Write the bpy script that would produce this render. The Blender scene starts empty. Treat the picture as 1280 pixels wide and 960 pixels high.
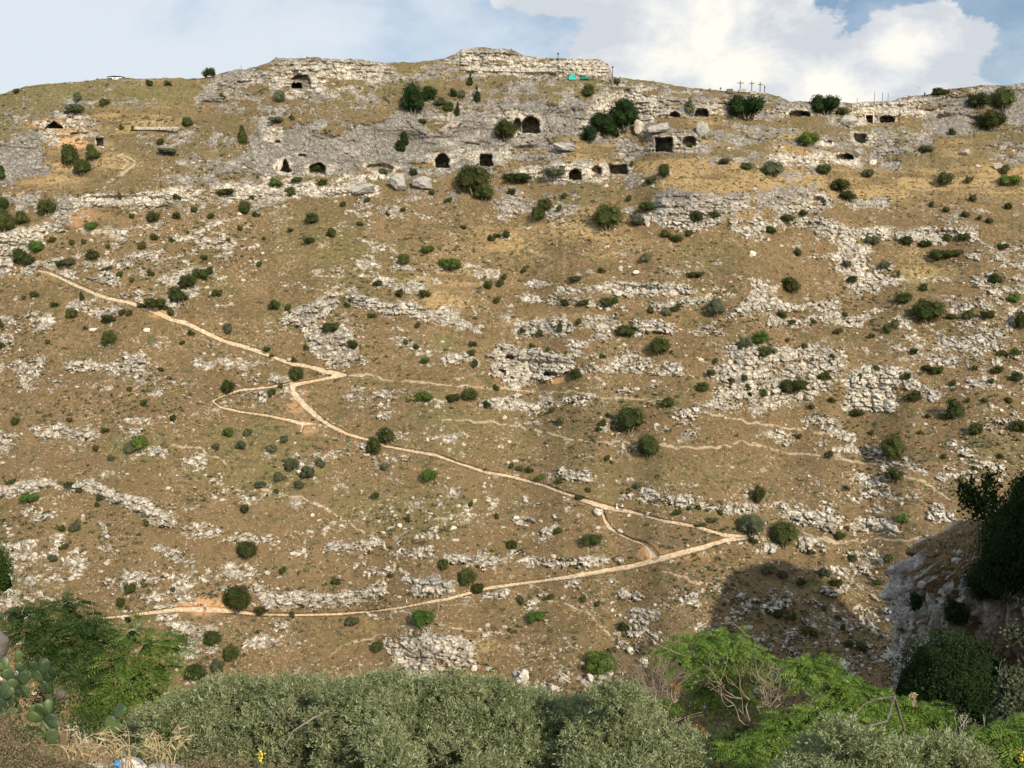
import bpy, bmesh, math, random
import numpy as np
from mathutils import Vector, Matrix

# ------------------------------------------------------------------ camera, sky, sun, exposure
scene = bpy.context.scene
C = bpy.data.collections.new("place"); scene.collection.children.link(C)
F_PX = 1400.0                       # focal length in pixels of the 1280 px wide photograph
PITCH = math.atan(150.0 / F_PX)     # the camera looks slightly down into the gorge
cam_d = bpy.data.cameras.new("camera"); cam = bpy.data.objects.new("camera", cam_d)
C.objects.link(cam); scene.camera = cam
cam.location = (0, 0, 0); cam.rotation_euler = (math.pi/2 - PITCH, 0, 0)
cam_d.sensor_width = 36.0; cam_d.lens = 36.0 * F_PX / 1280.0
cam_d.clip_start = 0.1; cam_d.clip_end = 6000.0

SUN_AZ = math.radians(25.0)         # behind the camera, to its right
SUN_EL = math.radians(27.0)
sun_d = bpy.data.lights.new("sun", 'SUN'); sun_d.energy = 4.6; sun_d.angle = math.radians(0.5)
sun_d.color = (1.0, 0.87, 0.70)
sun = bpy.data.objects.new("sun", sun_d); C.objects.link(sun)
SUNV = Vector((math.sin(SUN_AZ)*math.cos(SUN_EL), -math.cos(SUN_AZ)*math.cos(SUN_EL), math.sin(SUN_EL)))
sun.rotation_euler = SUNV.to_track_quat('Z', 'Y').to_euler(); sun.location = SUNV * 100

world = bpy.data.worlds.new("World"); scene.world = world; world.use_nodes = True
wn = world.node_tree.nodes; wl = world.node_tree.links; wn.clear()
def N(tree, typ, **kw):
    n = tree.nodes.new(typ)
    for k, v in kw.items():
        if k == 'inp':
            for kk, vv in v.items(): n.inputs[kk].default_value = vv
        else: setattr(n, k, v)
    return n
def wmath(op, a, b=None, c=None, clamp=False):
    n = N(world.node_tree, 'ShaderNodeMath', operation=op); n.use_clamp = clamp
    for i, s in enumerate((a, b, c)):
        if s is None: continue
        if isinstance(s, (int, float)): n.inputs[i].default_value = s
        else: wl.new(s, n.inputs[i])
    return n.outputs[0]
sky = N(world.node_tree, 'ShaderNodeTexSky', sky_type='NISHITA', sun_disc=False)
sky.sun_elevation = SUN_EL; sky.sun_rotation = math.pi - SUN_AZ
sky.air_density = 1.0; sky.dust_density = 2.0; sky.ozone_density = 1.5; sky.altitude = 400
tc = N(world.node_tree, 'ShaderNodeTexCoord')
sep = N(world.node_tree, 'ShaderNodeSeparateXYZ'); wl.new(tc.outputs['Generated'], sep.inputs[0])
az = wmath('ARCTAN2', sep.outputs[0], sep.outputs[1])
el = wmath('ARCSINE', sep.outputs[2])
comb = N(world.node_tree, 'ShaderNodeCombineXYZ'); wl.new(az, comb.inputs[0]); wl.new(wmath('MULTIPLY', el, 1.5), comb.inputs[1])
def wnoise(scale, detail, rough, off=(0, 0, 0), dist=0.0):
    m = N(world.node_tree, 'ShaderNodeVectorMath', operation='ADD'); wl.new(comb.outputs[0], m.inputs[0]); m.inputs[1].default_value = off
    n = N(world.node_tree, 'ShaderNodeTexNoise', inp={'Scale': scale, 'Detail': detail, 'Roughness': rough, 'Distortion': dist})
    wl.new(m.outputs[0], n.inputs['Vector']); return n.outputs[0]
n_big = wnoise(7.0, 8.0, 0.62, (3.1, 1.7, 0.2), 0.2)
n_fin = wnoise(26.0, 6.0, 0.6, (0.4, 5.2, 1.0))
def wsum(lst):
    s = lst[0]
    for t in lst[1:]: s = wmath('MAXIMUM', s, t)
    return s
def blob(a0, e0, ra, re, amp=1.0):
    dx = wmath('DIVIDE', wmath('SUBTRACT', az, a0), ra); dy = wmath('DIVIDE', wmath('SUBTRACT', el, e0), re)
    d = wmath('SQRT', wmath('ADD', wmath('MULTIPLY', dx, dx), wmath('MULTIPLY', dy, dy)))
    return wmath('MULTIPLY', wmath('SUBTRACT', 1.6, d), amp)
# cumulus banks by compass bearing and height above the horizon
blobs = wsum([blob(0.17, 0.18, 0.13, 0.085), blob(0.05, 0.235, 0.075, 0.030), blob(0.27, 0.14, 0.075, 0.055),
              blob(0.335, 0.175, 0.058, 0.045), blob(0.12, 0.135, 0.09, 0.05), blob(-0.5, 0.12, 0.08, 0.03),
              blob(0.36, 0.13, 0.045, 0.025), blob(0.9, 0.16, 0.3, 0.10), blob(-1.3, 0.2, 0.4, 0.12), blob(0.50, 0.20, 0.03, 0.03, 0.9)])
dens = wmath('ADD', blobs, wmath('ADD', wmath('MULTIPLY', wmath('SUBTRACT', n_big, 0.5), 1.9), wmath('MULTIPLY', wmath('SUBTRACT', n_fin, 0.5), 0.55)))
def ramp(src, lo, hi, interp='SMOOTHSTEP'):
    m = N(world.node_tree, 'ShaderNodeMapRange', interpolation_type=interp); wl.new(src, m.inputs[0])
    m.inputs[1].default_value = lo; m.inputs[2].default_value = hi; return m.outputs[0]
cmask = ramp(dens, 0.585, 0.70)
# thin high haze cloud, stronger to the left
hz = wnoise(4.0, 7.0, 0.6, (8.0, 2.0, 0.0), 0.3)
haze_side = ramp(az, 0.15, -0.40)
veil = wmath('MULTIPLY', ramp(wmath('ADD', hz, wmath('MULTIPLY', haze_side, 0.30)), 0.40, 0.74), 0.90)
shade = wnoise(11.0, 7.0, 0.6, (1.3, 9.2, 2.0), 0.25)
shade2 = wmath('MULTIPLY', wmath('ADD', wmath('MULTIPLY', shade, 0.8), wmath('MULTIPLY', ramp(dens, 0.7, 1.9), 0.25)), 1.0)
crmp = N(world.node_tree, 'ShaderNodeValToRGB'); wl.new(shade2, crmp.inputs[0])
crmp.color_ramp.elements[0].position = 0.40; crmp.color_ramp.elements[0].color = (0.60, 0.635, 0.685, 1)
crmp.color_ramp.elements[1].position = 0.62; crmp.color_ramp.elements[1].color = (0.97, 0.93, 0.84, 1)
e = crmp.color_ramp.elements.new(0.5); e.color = (0.76, 0.775, 0.78, 1)
SKY_STRENGTH = 0.10
skyc = N(world.node_tree, 'ShaderNodeVectorMath', operation='SCALE'); wl.new(sky.outputs[0], skyc.inputs[0]); skyc.inputs[3].default_value = SKY_STRENGTH
def wmix(f, a, b):
    m = N(world.node_tree, 'ShaderNodeMix', data_type='RGBA'); m.clamp_factor = True
    wl.new(f, m.inputs[0])
    for i, s in ((6, a), (7, b)):
        if isinstance(s, tuple): m.inputs[i].default_value = s
        else: wl.new(s, m.inputs[i])
    return m.outputs[2]
c1 = wmix(veil, skyc.outputs[0], (0.72, 0.775, 0.83, 1))
c2 = wmix(cmask, c1, crmp.outputs[0])
bg = N(world.node_tree, 'ShaderNodeBackground'); wl.new(c2, bg.inputs[0]); bg.inputs[1].default_value = 1.0
wo = N(world.node_tree, 'ShaderNodeOutputWorld'); wl.new(bg.outputs[0], wo.inputs[0])

scene.view_settings.view_transform = 'Standard'
try: scene.view_settings.look = 'None'
except Exception: pass
scene.view_settings.gamma = 1.0; scene.view_settings.use_curve_mapping = False
scene.view_settings.exposure = 0.13
scene.render.engine = 'CYCLES'

# ------------------------------------------------------------------ numeric helpers
rng = np.random.default_rng(11); random.seed(11)
def sstep(a, b, x):
    t = np.clip((x - a) / (b - a), 0, 1); return t*t*(3 - 2*t)
def hsh(xi, yi, seed):
    h = (xi.astype(np.int64)*374761393 + yi.astype(np.int64)*668265263 + seed*974711) & 0xffffffff
    h = ((h ^ (h >> 13)) * 1274126177) & 0xffffffff
    h = ((h ^ (h >> 16)) * 2246822519) & 0xffffffff
    return (h ^ (h >> 15)) / 4294967296.0
def vnoise(x, y, seed=0):
    x0 = np.floor(x); y0 = np.floor(y); fx = x - x0; fy = y - y0
    fx = fx*fx*fx*(fx*(fx*6-15)+10); fy = fy*fy*fy*(fy*(fy*6-15)+10)
    a = hsh(x0, y0, seed); b = hsh(x0+1, y0, seed); c = hsh(x0, y0+1, seed); d = hsh(x0+1, y0+1, seed)
    return (a*(1-fx)+b*fx)*(1-fy) + (c*(1-fx)+d*fx)*fy
def fbm(x, y, octv=4, seed=0, gain=0.5, lac=2.03):
    s = np.zeros_like(x, dtype=np.float64); a = 1.0; t = 0.0
    ca, sa = math.cos(0.6), math.sin(0.6)
    for o in range(octv):
        s += a*vnoise(x, y, seed + o*17); t += a; a *= gain
        x, y = (x*ca - y*sa)*lac + 13.7, (x*sa + y*ca)*lac + 4.1
    return s/t
def voro(x, y, seed=0):
    x0 = np.floor(x); y0 = np.floor(y)
    f1 = np.full(x.shape, 9.0); f2 = np.full(x.shape, 9.0); cid = np.zeros(x.shape)
    for i in (-1, 0, 1):
        for j in (-1, 0, 1):
            cx = x0+i; cy = y0+j
            px = cx + hsh(cx, cy, seed); py = cy + hsh(cx, cy, seed+5)
            d = np.hypot(px-x, py-y); r = hsh(cx, cy, seed+9)
            m = d < f1
            f2 = np.where(m, f1, np.minimum(f2, d)); cid = np.where(m, r, cid); f1 = np.where(m, d, f1)
    return f1, f2, cid
def urank(a):
    o = np.argsort(a.ravel(), kind='stable'); r = np.empty(o.size); r[o] = np.arange(o.size)/o.size
    return r.reshape(a.shape)
def blur1(a, s, axis):
    k = int(max(1, s*2.5)); w = np.exp(-0.5*(np.arange(-k, k+1)/s)**2); w /= w.sum()
    pad = [(0, 0), (0, 0)]; pad[axis] = (k, k); p = np.pad(a, pad, mode='edge'); out = np.zeros_like(a)
    n = a.shape[axis]
    for i, wi in enumerate(w):
        out += wi * (p[i:i+n, :] if axis == 0 else p[:, i:i+n])
    return out
def blur(a, su, sv): return blur1(blur1(a, sv, 0), su, 1)

# ------------------------------------------------------------------ object helpers
def tag(o, label=None, cat=None, group=None, kind=None):
    if label: o['label'] = label
    if cat: o['category'] = cat
    if group: o['group'] = group
    if kind: o['kind'] = kind
    return o
def mesh_np(name, V, Fq, mat=None, smooth=True, parent=None):
    """V (n,3); Fq list of (m,k) int arrays with k = 3 or 4"""
    me = bpy.data.meshes.new(name)
    if not isinstance(Fq, (list, tuple)): Fq = [Fq]
    V = np.asarray(V, dtype=np.float32)
    nl = sum(f.size for f in Fq); nf = sum(len(f) for f in Fq)
    me.vertices.add(len(V)); me.vertices.foreach_set('co', V.ravel())
    me.loops.add(nl); me.loops.foreach_set('vertex_index', np.concatenate([f.ravel() for f in Fq]).astype(np.int32))
    me.polygons.add(nf)
    tot = np.concatenate([np.full(len(f), f.shape[1]) for f in Fq]); st = np.concatenate([[0], np.cumsum(tot)[:-1]])
    me.polygons.foreach_set('loop_start', st.astype(np.int32))
    me.polygons.foreach_set('use_smooth', np.full(nf, smooth))
    me.update(calc_edges=True)
    if mat: me.materials.append(mat)
    o = bpy.data.objects.new(name, me); C.objects.link(o)
    if parent: o.parent = parent
    return o
def empty(name, loc=(0, 0, 0)):
    o = bpy.data.objects.new(name, None); C.objects.link(o); o.location = loc; o.empty_display_size = 0.2; return o
def attr4(o, name, arr):
    a = o.data.attributes.new(name, 'FLOAT_COLOR', 'POINT'); a.data.foreach_set('color', np.asarray(arr, dtype=np.float32).ravel())
def dirpx(u, v):
    """world direction through a pixel of the 1280x960 photograph, scaled so that its y is 1"""
    a = (np.asarray(u, float)-640)/F_PX; b = (480-np.asarray(v, float))/F_PX
    dy = math.cos(PITCH) + b*math.sin(PITCH); dz = -math.sin(PITCH) + b*math.cos(PITCH)
    return a/dy, dz/dy
def at(u, v, Y):
    dx, dz = dirpx(u, v); return Vector((float(dx*Y), float(Y), float(dz*Y)))
# ------------------------------------------------------------------ surface maps of the far hillside (rock, grass, trails)
CU0, CV0, CW, CH = -60, 40, 1400, 900
VV, UU = np.mgrid[CV0:CV0+CH, CU0:CU0+CW].astype(float)
Uw = UU + 16*(fbm(UU/42, VV/30, 3, 1)-.5) + 9*(fbm(UU/11, VV/8, 2, 2)-.5)
Vw = VV + 10*(fbm(UU/45, VV/26, 3, 3)-.5) + 6*(fbm(UU/11, VV/8, 2, 4)-.5)
def box(u0, u1, v0, v1):
    return (slice(max(0, int(v0-CV0)), min(CH, int(v1-CV0)+1)), slice(max(0, int(u0-CU0)), min(CW, int(u1-CU0)+1)))
def ell(fld, u, v, ru, rv, s=1.0, ang=0.0, soft=0.45, warp=True, mode='max'):
    m = max(ru, rv)*1.6 + 16; b = box(u-m, u+m, v-m, v+m)
    X = (Uw if warp else UU)[b]-u; Y = (Vw if warp else VV)[b]-v
    c, sn = math.cos(math.radians(ang)), math.sin(math.radians(ang))
    d = np.hypot((X*c+Y*sn)/ru, (-X*sn+Y*c)/rv)
    k = s*sstep(1+soft, 1-soft, d)
    if mode == 'max': fld[b] = np.maximum(fld[b], k)
    elif mode == 'sub': fld[b] = fld[b]*(1-k)
def line(fld, pts, w, s=1.0, soft=0.5, warp=True):
    pts = [(p if len(p) == 3 else (p[0], p[1], w)) for p in pts]
    if not warp: pts = [(a, b, c*.74) for a, b, c in pts]
    for (x0, y0, w0), (x1, y1, w1) in zip(pts[:-1], pts[1:]):
        m = max(w0, w1)*1.7 + 14; b = box(min(x0, x1)-m, max(x0, x1)+m, min(y0, y1)-m, max(y0, y1)+m)
        X = (Uw if warp else UU)[b]; Y = (Vw if warp else VV)[b]
        dx, dy = x1-x0, y1-y0; L2 = dx*dx+dy*dy+1e-9
        t = np.clip(((X-x0)*dx+(Y-y0)*dy)/L2, 0, 1)
        d = np.hypot(X-x0-t*dx, Y-y0-t*dy)/(w0+(w1-w0)*t)
        fld[b] = np.maximum(fld[b], s*sstep(1+soft, 1-soft, d))
def poly(fld, pts, s=1.0, soft=2.0, warp=True):
    xs = [p[0] for p in pts]; ys = [p[1] for p in pts]; b = box(min(xs)-20, max(xs)+20, min(ys)-20, max(ys)+20)
    X = (Uw if warp else UU)[b]; Y = (Vw if warp else VV)[b]; ins = np.zeros(X.shape, bool)
    for (x0, y0), (x1, y1) in zip(pts, pts[1:]+pts[:1]):
        if y0 == y1: continue
        c = ((y0 > Y) != (y1 > Y)) & (X < (x1-x0)*(Y-y0)/(y1-y0)+x0); ins ^= c
    k = blur(ins.astype(float), soft, soft)*s
    fld[b] = np.maximum(fld[b], k)
Z = lambda: np.zeros((CH, CW))
CAVES = [(357,207,7,8,9,1),(397,211,10,7,5,2),(553,201,8,8.5,13,3),(608,200.5,7,7,12,5),(663,156,11,10,14,2.5),(646,156,5,8,6,2),(830,181,10,8.5,12,5),(861,176,8,5.5,6,2.5),(719,218,8,6.5,10,2.5),(746,213,6,5,4,2.5),(773,212,11,6,9,5),
         (843,143,6,3,6,3),(877,141,9,4.5,8,2.5),(1086.5,148.5,3.4,4.4,7,6),(1109,149,9,4,8,3),(1075,173,7,5.5,7,5),(999,142,13,3.2,7,2.5),(1056,196,10,3.6,8,2.2),(68,156,11,4.5,9,1.3),(125,178,4,5,7,4),(376,102,12,8.5,3.2,2.5),(371,107,6,3.6,11,2.5),(688,467,8,2.6,5,2),(1023,252,9,6,3,2),(347,177,3,2,3,2),(378,194,5,1.5,3,2),(637,446,5,3,3,2),(627,465,5,4,3,2),(937,493,3,2,3,2),(475,209,16,4,2.5,2),(785,115,5,3,2,2),(1035,178,5,2,2,2),(100,167,12,2,2,3)]
CAVES_ = CAVES

SKYL = [(-900,150),(-400,135),(-60,126),(0,118),(30,108),(60,105),(90,103),(130,99),(160,98),(245,98),(262,96),(290,88),(320,84),(335,79),(345,73),(390,72),(440,74),(480,78),(520,78),(556,73),(570,66),(576,61),(600,59),(640,62),(655,70),(700,73),(750,74),(760,80),(766,96),(785,98),(820,102),(850,108),(900,113),(925,114),(960,117),(975,121),(990,127),(1060,128),(1110,126),(1130,122),(1160,118),(1180,112),(1220,107),(1260,106),(1280,104),(1340,102),(1700,112),(2300,130)]
SKX = np.array([p[0] for p in SKYL], float); SKY_ = np.array([p[1] for p in SKYL], float)

R = Z()      # density of bare rock
# upper cliffs
poly(R, [(243,134),(258,99),(290,86),(335,78),(345,70),(392,70),(482,77),(510,98),(470,102),(425,104),(395,116),(340,121),(290,130)], .95, 3)
poly(R, [(270,130),(330,118),(345,125),(300,140),(262,142)], .7, 4)
poly(R, [(506,98),(520,90),(556,72),(572,60),(640,58),(655,68),(755,70),(768,99),(735,101),(690,97),(640,95),(600,99),(545,101)], .97, 3)
poly(R, [(325,112),(395,108),(480,110),(500,122),(480,132),(400,128),(340,128)], .78, 4)
poly(R, [(360,132),(440,132),(480,140),(440,150),(360,148)], .6, 6)
poly(R, [(330,128),(360,128),(355,150),(320,165),(290,165)], .6, 6)
poly(R, [(560,108),(640,102),(700,102),(735,106),(730,125),(680,120),(640,122),(600,118),(560,118)], .85, 4)
poly(R, [(250,232),(262,215),(300,190),(310,168),(335,158),(405,150),(455,158),(485,152),(510,134),(560,128),(600,120),(650,118),(700,128),(745,104),(765,100),(830,108),(860,118),(930,125),(960,130),(920,146),(840,142),(815,160),(790,160),(770,172),(745,178),(720,185),(700,200),(655,206),(600,214),(545,216),(500,214),(440,216),(380,222),(330,228),(290,238)], .98, 3)
poly(R, [(0,178),(35,176),(52,190),(62,208),(45,218),(20,228),(-60,232),(-60,178)], 1, 3)
poly(R, [(0,135),(110,140),(125,160),(112,178),(95,172),(60,175),(40,172),(45,158),(0,155)], .62, 5)
poly(R, [(40,146),(100,140),(120,150),(118,168),(90,160),(42,158)], .85, 4)
poly(R, [(165,162),(240,158),(300,165),(310,190),(260,195),(200,185),(165,178)], .55, 6)
poly(R, [(240,190),(300,185),(310,215),(250,232),(205,225),(215,205)], .6, 6)
poly(R, [(140,128),(200,124),(205,134),(150,140)], .5, 5)
poly(R, [(0,120),(60,122),(60,130),(0,134)], .35, 5)
line(R, [(70,131),(130,129)], 4, .6); line(R, [(-60,150),(40,146)], 6, .7); line(R, [(20,174),(65,176)], 5, .8)
# shelves and boulders below the caves
poly(R, [(625,220),(640,211),(700,204),(788,200),(795,211),(762,223),(735,230),(700,228),(640,226)], 1, 2)
poly(R, [(600,180),(640,178),(690,182),(680,200),(640,205),(600,205)], .9, 4)
poly(R, [(765,176),(800,160),(870,160),(880,168),(880,195),(850,190),(812,192),(795,202),(765,198)], .9, 3)
poly(R, [(860,112),(960,120),(1060,130),(1062,150),(1000,146),(960,152),(905,150),(850,145),(840,125)], .9, 3)
poly(R, [(865,162),(910,150),(960,158),(985,160),(1000,170),(960,178),(930,172),(880,188)], .85, 4)
poly(R, [(900,178),(960,176),(980,182),(900,190)], .8, 4)
poly(R, [(1030,150),(1062,146),(1066,128),(1128,124),(1165,117),(1220,107),(1300,103),(1340,104),(1340,150),(1260,165),(1215,160),(1210,172),(1170,170),(1150,152),(1128,148),(1120,156),(1062,158)], .97, 3)
poly(R, [(950,178),(1020,172),(1050,160),(1110,160),(1175,170),(1160,180),(1080,186),(1020,186),(960,190)], .8, 5)
poly(R, [(953,194),(1060,187),(1078,198),(1072,206),(1025,210),(960,205)], .97, 3)
poly(R, [(980,208),(1022,206),(1028,224),(1000,230),(975,222)], .8, 4)
line(R, [(1095,190),(1145,186)], 8, .85); line(R, [(1095,200),(1115,204)], 8, .7)
poly(R, [(1225,180),(1290,172),(1340,175),(1340,198),(1280,200),(1230,190)], .85, 5)
ell(R, 1262, 190, 26, 16, .7); ell(R, 1205, 215, 30, 8, .25)
poly(R, [(818,245),(835,232),(865,238),(905,244),(938,236),(942,262),(905,276),(895,284),(865,294),(820,284)], .98, 3)
poly(R, [(938,240),(1020,234),(1045,246),(1040,262),(1000,268),(950,268)], .9, 4)
line(R, [(920,284),(1010,278),(1060,290),(1105,290)], 10, .85); line(R, [(1130,294),(1215,292)], 9, .85)
line(R, [(1070,256),(1105,254)], 8, .8); ell(R, 1180, 262, 60, 10, .25)
# white belt across the left
line(R, [(-60,250),(40,252)], 14, .5)
poly(R, [(66,248),(108,244),(112,262),(78,285),(68,270)], .9, 3)
line(R, [(112,252),(140,250),(210,243)], 11, .95); line(R, [(210,248),(270,240),(330,240)], 14, .85)
poly(R, [(-60,290),(0,286),(30,285),(76,276),(78,286),(55,300),(42,310),(22,322),(10,345),(-60,350)], 1, 2)
line(R, [(30,338),(60,330),(75,325)], 7, .9); line(R, [(330,240),(370,236),(460,236)], 9, .9); line(R, [(330,232),(480,218),(560,214)], 6, .8)
ell(R, 222, 262, 30, 14, .55); ell(R, 180, 265, 30, 16, .5); ell(R, 335, 250, 26, 18, .45)
poly(R, [(110,280),(280,262),(320,290),(310,350),(250,385),(180,370),(110,330)], .33, 14)
ell(R, 225, 345, 60, 14, .45); line(R, [(160,366),(210,376)], 9, .7); line(R, [(225,374),(245,370)], 8, .75)
ell(R, 130, 350, 22, 10, .7); ell(R, 88, 344, 12, 7, .85); ell(R, 280, 305, 20, 8, .6); ell(R, 185, 320, 40, 12, .45)
ell(R, 470, 262, 40, 12, .4); ell(R, 530, 250, 50, 14, .4); ell(R, 560, 272, 30, 10, .3); ell(R, 645, 250, 26, 14, .75); ell(R, 632, 268, 16, 8, .75); ell(R, 700, 258, 30, 14, .55); ell(R, 790, 262, 12, 8, .5)
ell(R, 812, 276, 8, 14, .6); ell(R, 800, 225, 30, 12, .5); ell(R, 900, 205, 40, 8, .35); ell(R, 940, 205, 24, 8, .5)
ell(R, 580, 240, 18, 8, .6)
# middle slope
line(R, [(415,345),(470,342)], 7, .55); line(R, [(450,332),(530,332),(620,340)], 6, .55); ell(R, 478, 352, 16, 6, .7); ell(R, 520, 360, 18, 7, .85); ell(R, 424, 342, 12, 6, .85)
poly(R, [(345,405),(365,385),(395,372),(420,366),(428,380),(400,392),(400,405),(440,410),(455,425),(445,440),(455,452),(430,460),(400,458),(385,440),(380,415),(365,405),(350,415)], .92, 4)
line(R, [(438,370),(460,378),(490,385),(520,390),(560,396)], 9, .95); line(R, [(545,402),(600,410)], 5, .7); line(R, [(500,385),(590,388)], 5, .5)
ell(R, 500, 425, 18, 14, .55); ell(R, 520, 440, 24, 8, .5); line(R, [(555,450),(590,452)], 6, .7); ell(R, 450, 452, 10, 8, .6); ell(R, 480, 505, 22, 16, .5); ell(R, 440, 490, 24, 10, .4)
poly(R, [(638,418),(652,402),(685,398),(722,402),(724,412),(700,420),(670,424)], .97, 3)
poly(R, [(604,444),(625,428),(660,432),(690,436),(715,442),(720,462),(695,470),(665,478),(640,486),(630,478),(610,466)], .99, 3)
line(R, [(715,442),(780,452),(850,460)], 8, .65); line(R, [(715,458),(840,464)], 5, .6); line(R, [(730,405),(770,408)], 6, .55)
ell(R, 668, 356, 17, 6, .95); line(R, [(700,366),(730,362),(800,360),(870,362)], 5, .6); line(R, [(775,360),(862,360)], 8, .9)
line(R, [(655,372),(720,378)], 6, .6); line(R, [(720,376),(780,384)], 5, .6); poly(R, [(808,388),(818,374),(850,374),(850,388)], .97, 3); line(R, [(850,374),(890,378)], 5, .7)
line(R, [(740,408),(780,410)], 6, .6); poly(R, [(785,402),(848,402),(852,416),(800,420)], .95, 3); line(R, [(735,398),(770,396)], 4, .6); ell(R, 890, 412, 34, 10, .5)
line(R, [(750,420),(800,440)], 8, .5); line(R, [(738,476),(820,484)], 6, .5); line(R, [(600,505),(670,508)], 6, .9); line(R, [(675,508),(740,500)], 6, .6); ell(R, 820, 505, 24, 10, .45); ell(R, 865, 518, 22, 7, .85)
ell(R, 630, 395, 8, 5, .8)
poly(R, [(918,405),(905,392),(930,378),(938,352),(955,350),(950,370),(1000,378),(1055,372),(1058,382),(1010,388),(970,386),(940,392)], .93, 4)
line(R, [(970,402),(1020,402),(1058,402),(1080,402)], 7, .92); line(R, [(1080,398),(1105,388)], 6, .7)
poly(R, [(910,440),(918,420),(945,430),(985,430),(1010,432),(1060,440),(1055,455),(1030,470),(1040,482),(1005,500),(960,512),(905,520),(880,512),(900,480),(880,480),(905,465)], .82, 5)
poly(R, [(920,445),(945,440),(970,450),(965,480),(935,490),(910,482)], .97, 4); poly(R, [(970,448),(1045,445),(1050,468),(985,470)], .97, 4)
poly(R, [(1058,510),(1062,470),(1080,455),(1120,462),(1130,480),(1110,515),(1080,512)], .99, 3); line(R, [(1140,480),(1168,492)], 8, .7)
ell(R, 1065, 325, 28, 22, .7); ell(R, 1085, 352, 30, 12, .8); ell(R, 1060, 308, 14, 10, .7); ell(R, 1105, 345, 20, 14, .6)
poly(R, [(1190,400),(1210,380),(1235,352),(1262,345),(1340,350),(1340,480),(1240,460),(1210,440)], .5, 10)
ell(R, 1232, 350, 22, 12, .75, -20); ell(R, 1270, 390, 20, 18, .8); ell(R, 1200, 382, 14, 14, .8); ell(R, 1240, 430, 20, 12, .7)
poly(R, [(1060,400),(1200,420),(1340,430),(1340,510),(1200,515),(1120,450)], .38, 14)
ell(R, 1250, 320, 40, 14, .45); ell(R, 1175, 420, 30, 10, .5); ell(R, 1165, 450, 14, 12, .6)
ell(R, 1030, 530, 36, 12, .55); ell(R, 975, 545, 30, 9, .45); ell(R, 1062, 545, 12, 8, .9); ell(R, 1195, 568, 22, 18, .6); ell(R, 1250, 530, 30, 12, .6); ell(R, 1090, 560, 30, 14, .4); ell(R, 1220, 590, 40, 16, .4)
poly(R, [(1040,590),(1110,590),(1110,640),(1020,640)], .3, 10); ell(R, 1085, 610, 14, 16, .6); ell(R, 1175, 645, 20, 10, .6); ell(R, 1160, 632, 12, 8, .5)
poly(R, [(975,632),(1010,638),(1060,650),(1130,652),(1130,668),(1080,672),(1000,655)], .85, 4); ell(R, 960, 684, 14, 7, .9); ell(R, 1006, 680, 14, 10, .8); ell(R, 1060, 690, 60, 10, .3); ell(R, 1050, 715, 60, 10, .3)
# lower slope
line(R, [(-60,402),(0,405),(55,400)], 12, .6); ell(R, 10, 425, 14, 12, .6); ell(R, 128, 388, 26, 8, .8); ell(R, 100, 386, 12, 8, .6)
ell(R, 160, 455, 34, 14, .7); ell(R, 105, 458, 26, 9, .7); ell(R, 40, 458, 30, 10, .65); ell(R, 190, 480, 30, 16, .35); ell(R, 60, 478, 40, 14, .3); ell(R, 270, 450, 28, 16, .35)
poly(R, [(262,478),(340,470),(380,480),(360,500),(300,515),(270,502)], .4, 6)
ell(R, 10, 548, 24, 12, .7); ell(R, 70, 540, 24, 10, .8); ell(R, 105, 545, 18, 7, .8); ell(R, 200, 565, 15, 8, .85); ell(R, 245, 578, 18, 10, .7); ell(R, 165, 535, 26, 14, .4); ell(R, 268, 610, 16, 16, .45); ell(R, 300, 620, 30, 10, .4)
line(R, [(-60,622),(0,618),(60,606),(110,608)], 7, .9); line(R, [(110,608),(150,622),(190,638),(210,652)], 9, .9); line(R, [(210,652),(260,660)], 5, .6); line(R, [(125,655),(140,672)], 3.5, .9)
ell(R, 45, 645, 24, 10, .5); ell(R, 264, 668, 16, 6, .9); ell(R, 305, 675, 34, 7, .6); ell(R, 205, 686, 12, 5, .85); ell(R, 225, 695, 24, 10, .5)
line(R, [(-60,688),(45,680)], 6, .7); line(R, [(15,694),(70,690)], 5, .6); ell(R, 95, 700, 18, 12, .8); ell(R, 75, 675, 10, 10, .6); ell(R, 40, 720, 60, 22, .35)
poly(R, [(125,715),(340,708),(330,745),(280,752),(180,752),(130,745)], .5, 8); ell(R, 160, 728, 8, 18, .8, 10); ell(R, 175, 722, 14, 8, .8); ell(R, 260, 735, 34, 12, .7); ell(R, 230, 720, 16, 8, .6)
poly(R, [(312,728),(345,742),(400,740),(440,735),(485,728),(486,742),(455,756),(400,762),(330,764),(318,750)], .96, 3)
line(R, [(415,685),(475,682)], 6, .85); ell(R, 372, 690, 20, 7, .6); ell(R, 450, 712, 30, 10, .4); ell(R, 520, 690, 24, 8, .45)
poly(R, [(555,692),(620,690),(640,700),(600,706),(560,704)], .95, 3); ell(R, 645, 690, 14, 6, .6); poly(R, [(505,722),(548,718),(575,735),(560,744),(515,748)], .9, 3)
ell(R, 655, 648, 14, 6, .95); ell(R, 681, 662, 10, 8, .9); ell(R, 662, 700, 18, 6, .95); line(R, [(680,704),(740,702),(775,698)], 6, .75); ell(R, 620, 700, 50, 14, .35)
ell(R, 620, 742, 18, 6, .9, -8); ell(R, 500, 545, 20, 6, .3); ell(R, 555, 550, 22, 10, .5); ell(R, 720, 595, 28, 8, .75, 12); ell(R, 650, 578, 26, 7, .5)
line(R, [(785,618),(860,628),(940,638)], 8, .6); ell(R, 860, 625, 40, 8, .6); ell(R, 930, 636, 24, 8, .6)
ell(R, 450, 590, 90, 30, .12); ell(R, 560, 620, 60, 22, .2); ell(R, 860, 530, 24, 12, .5, 30)
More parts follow.
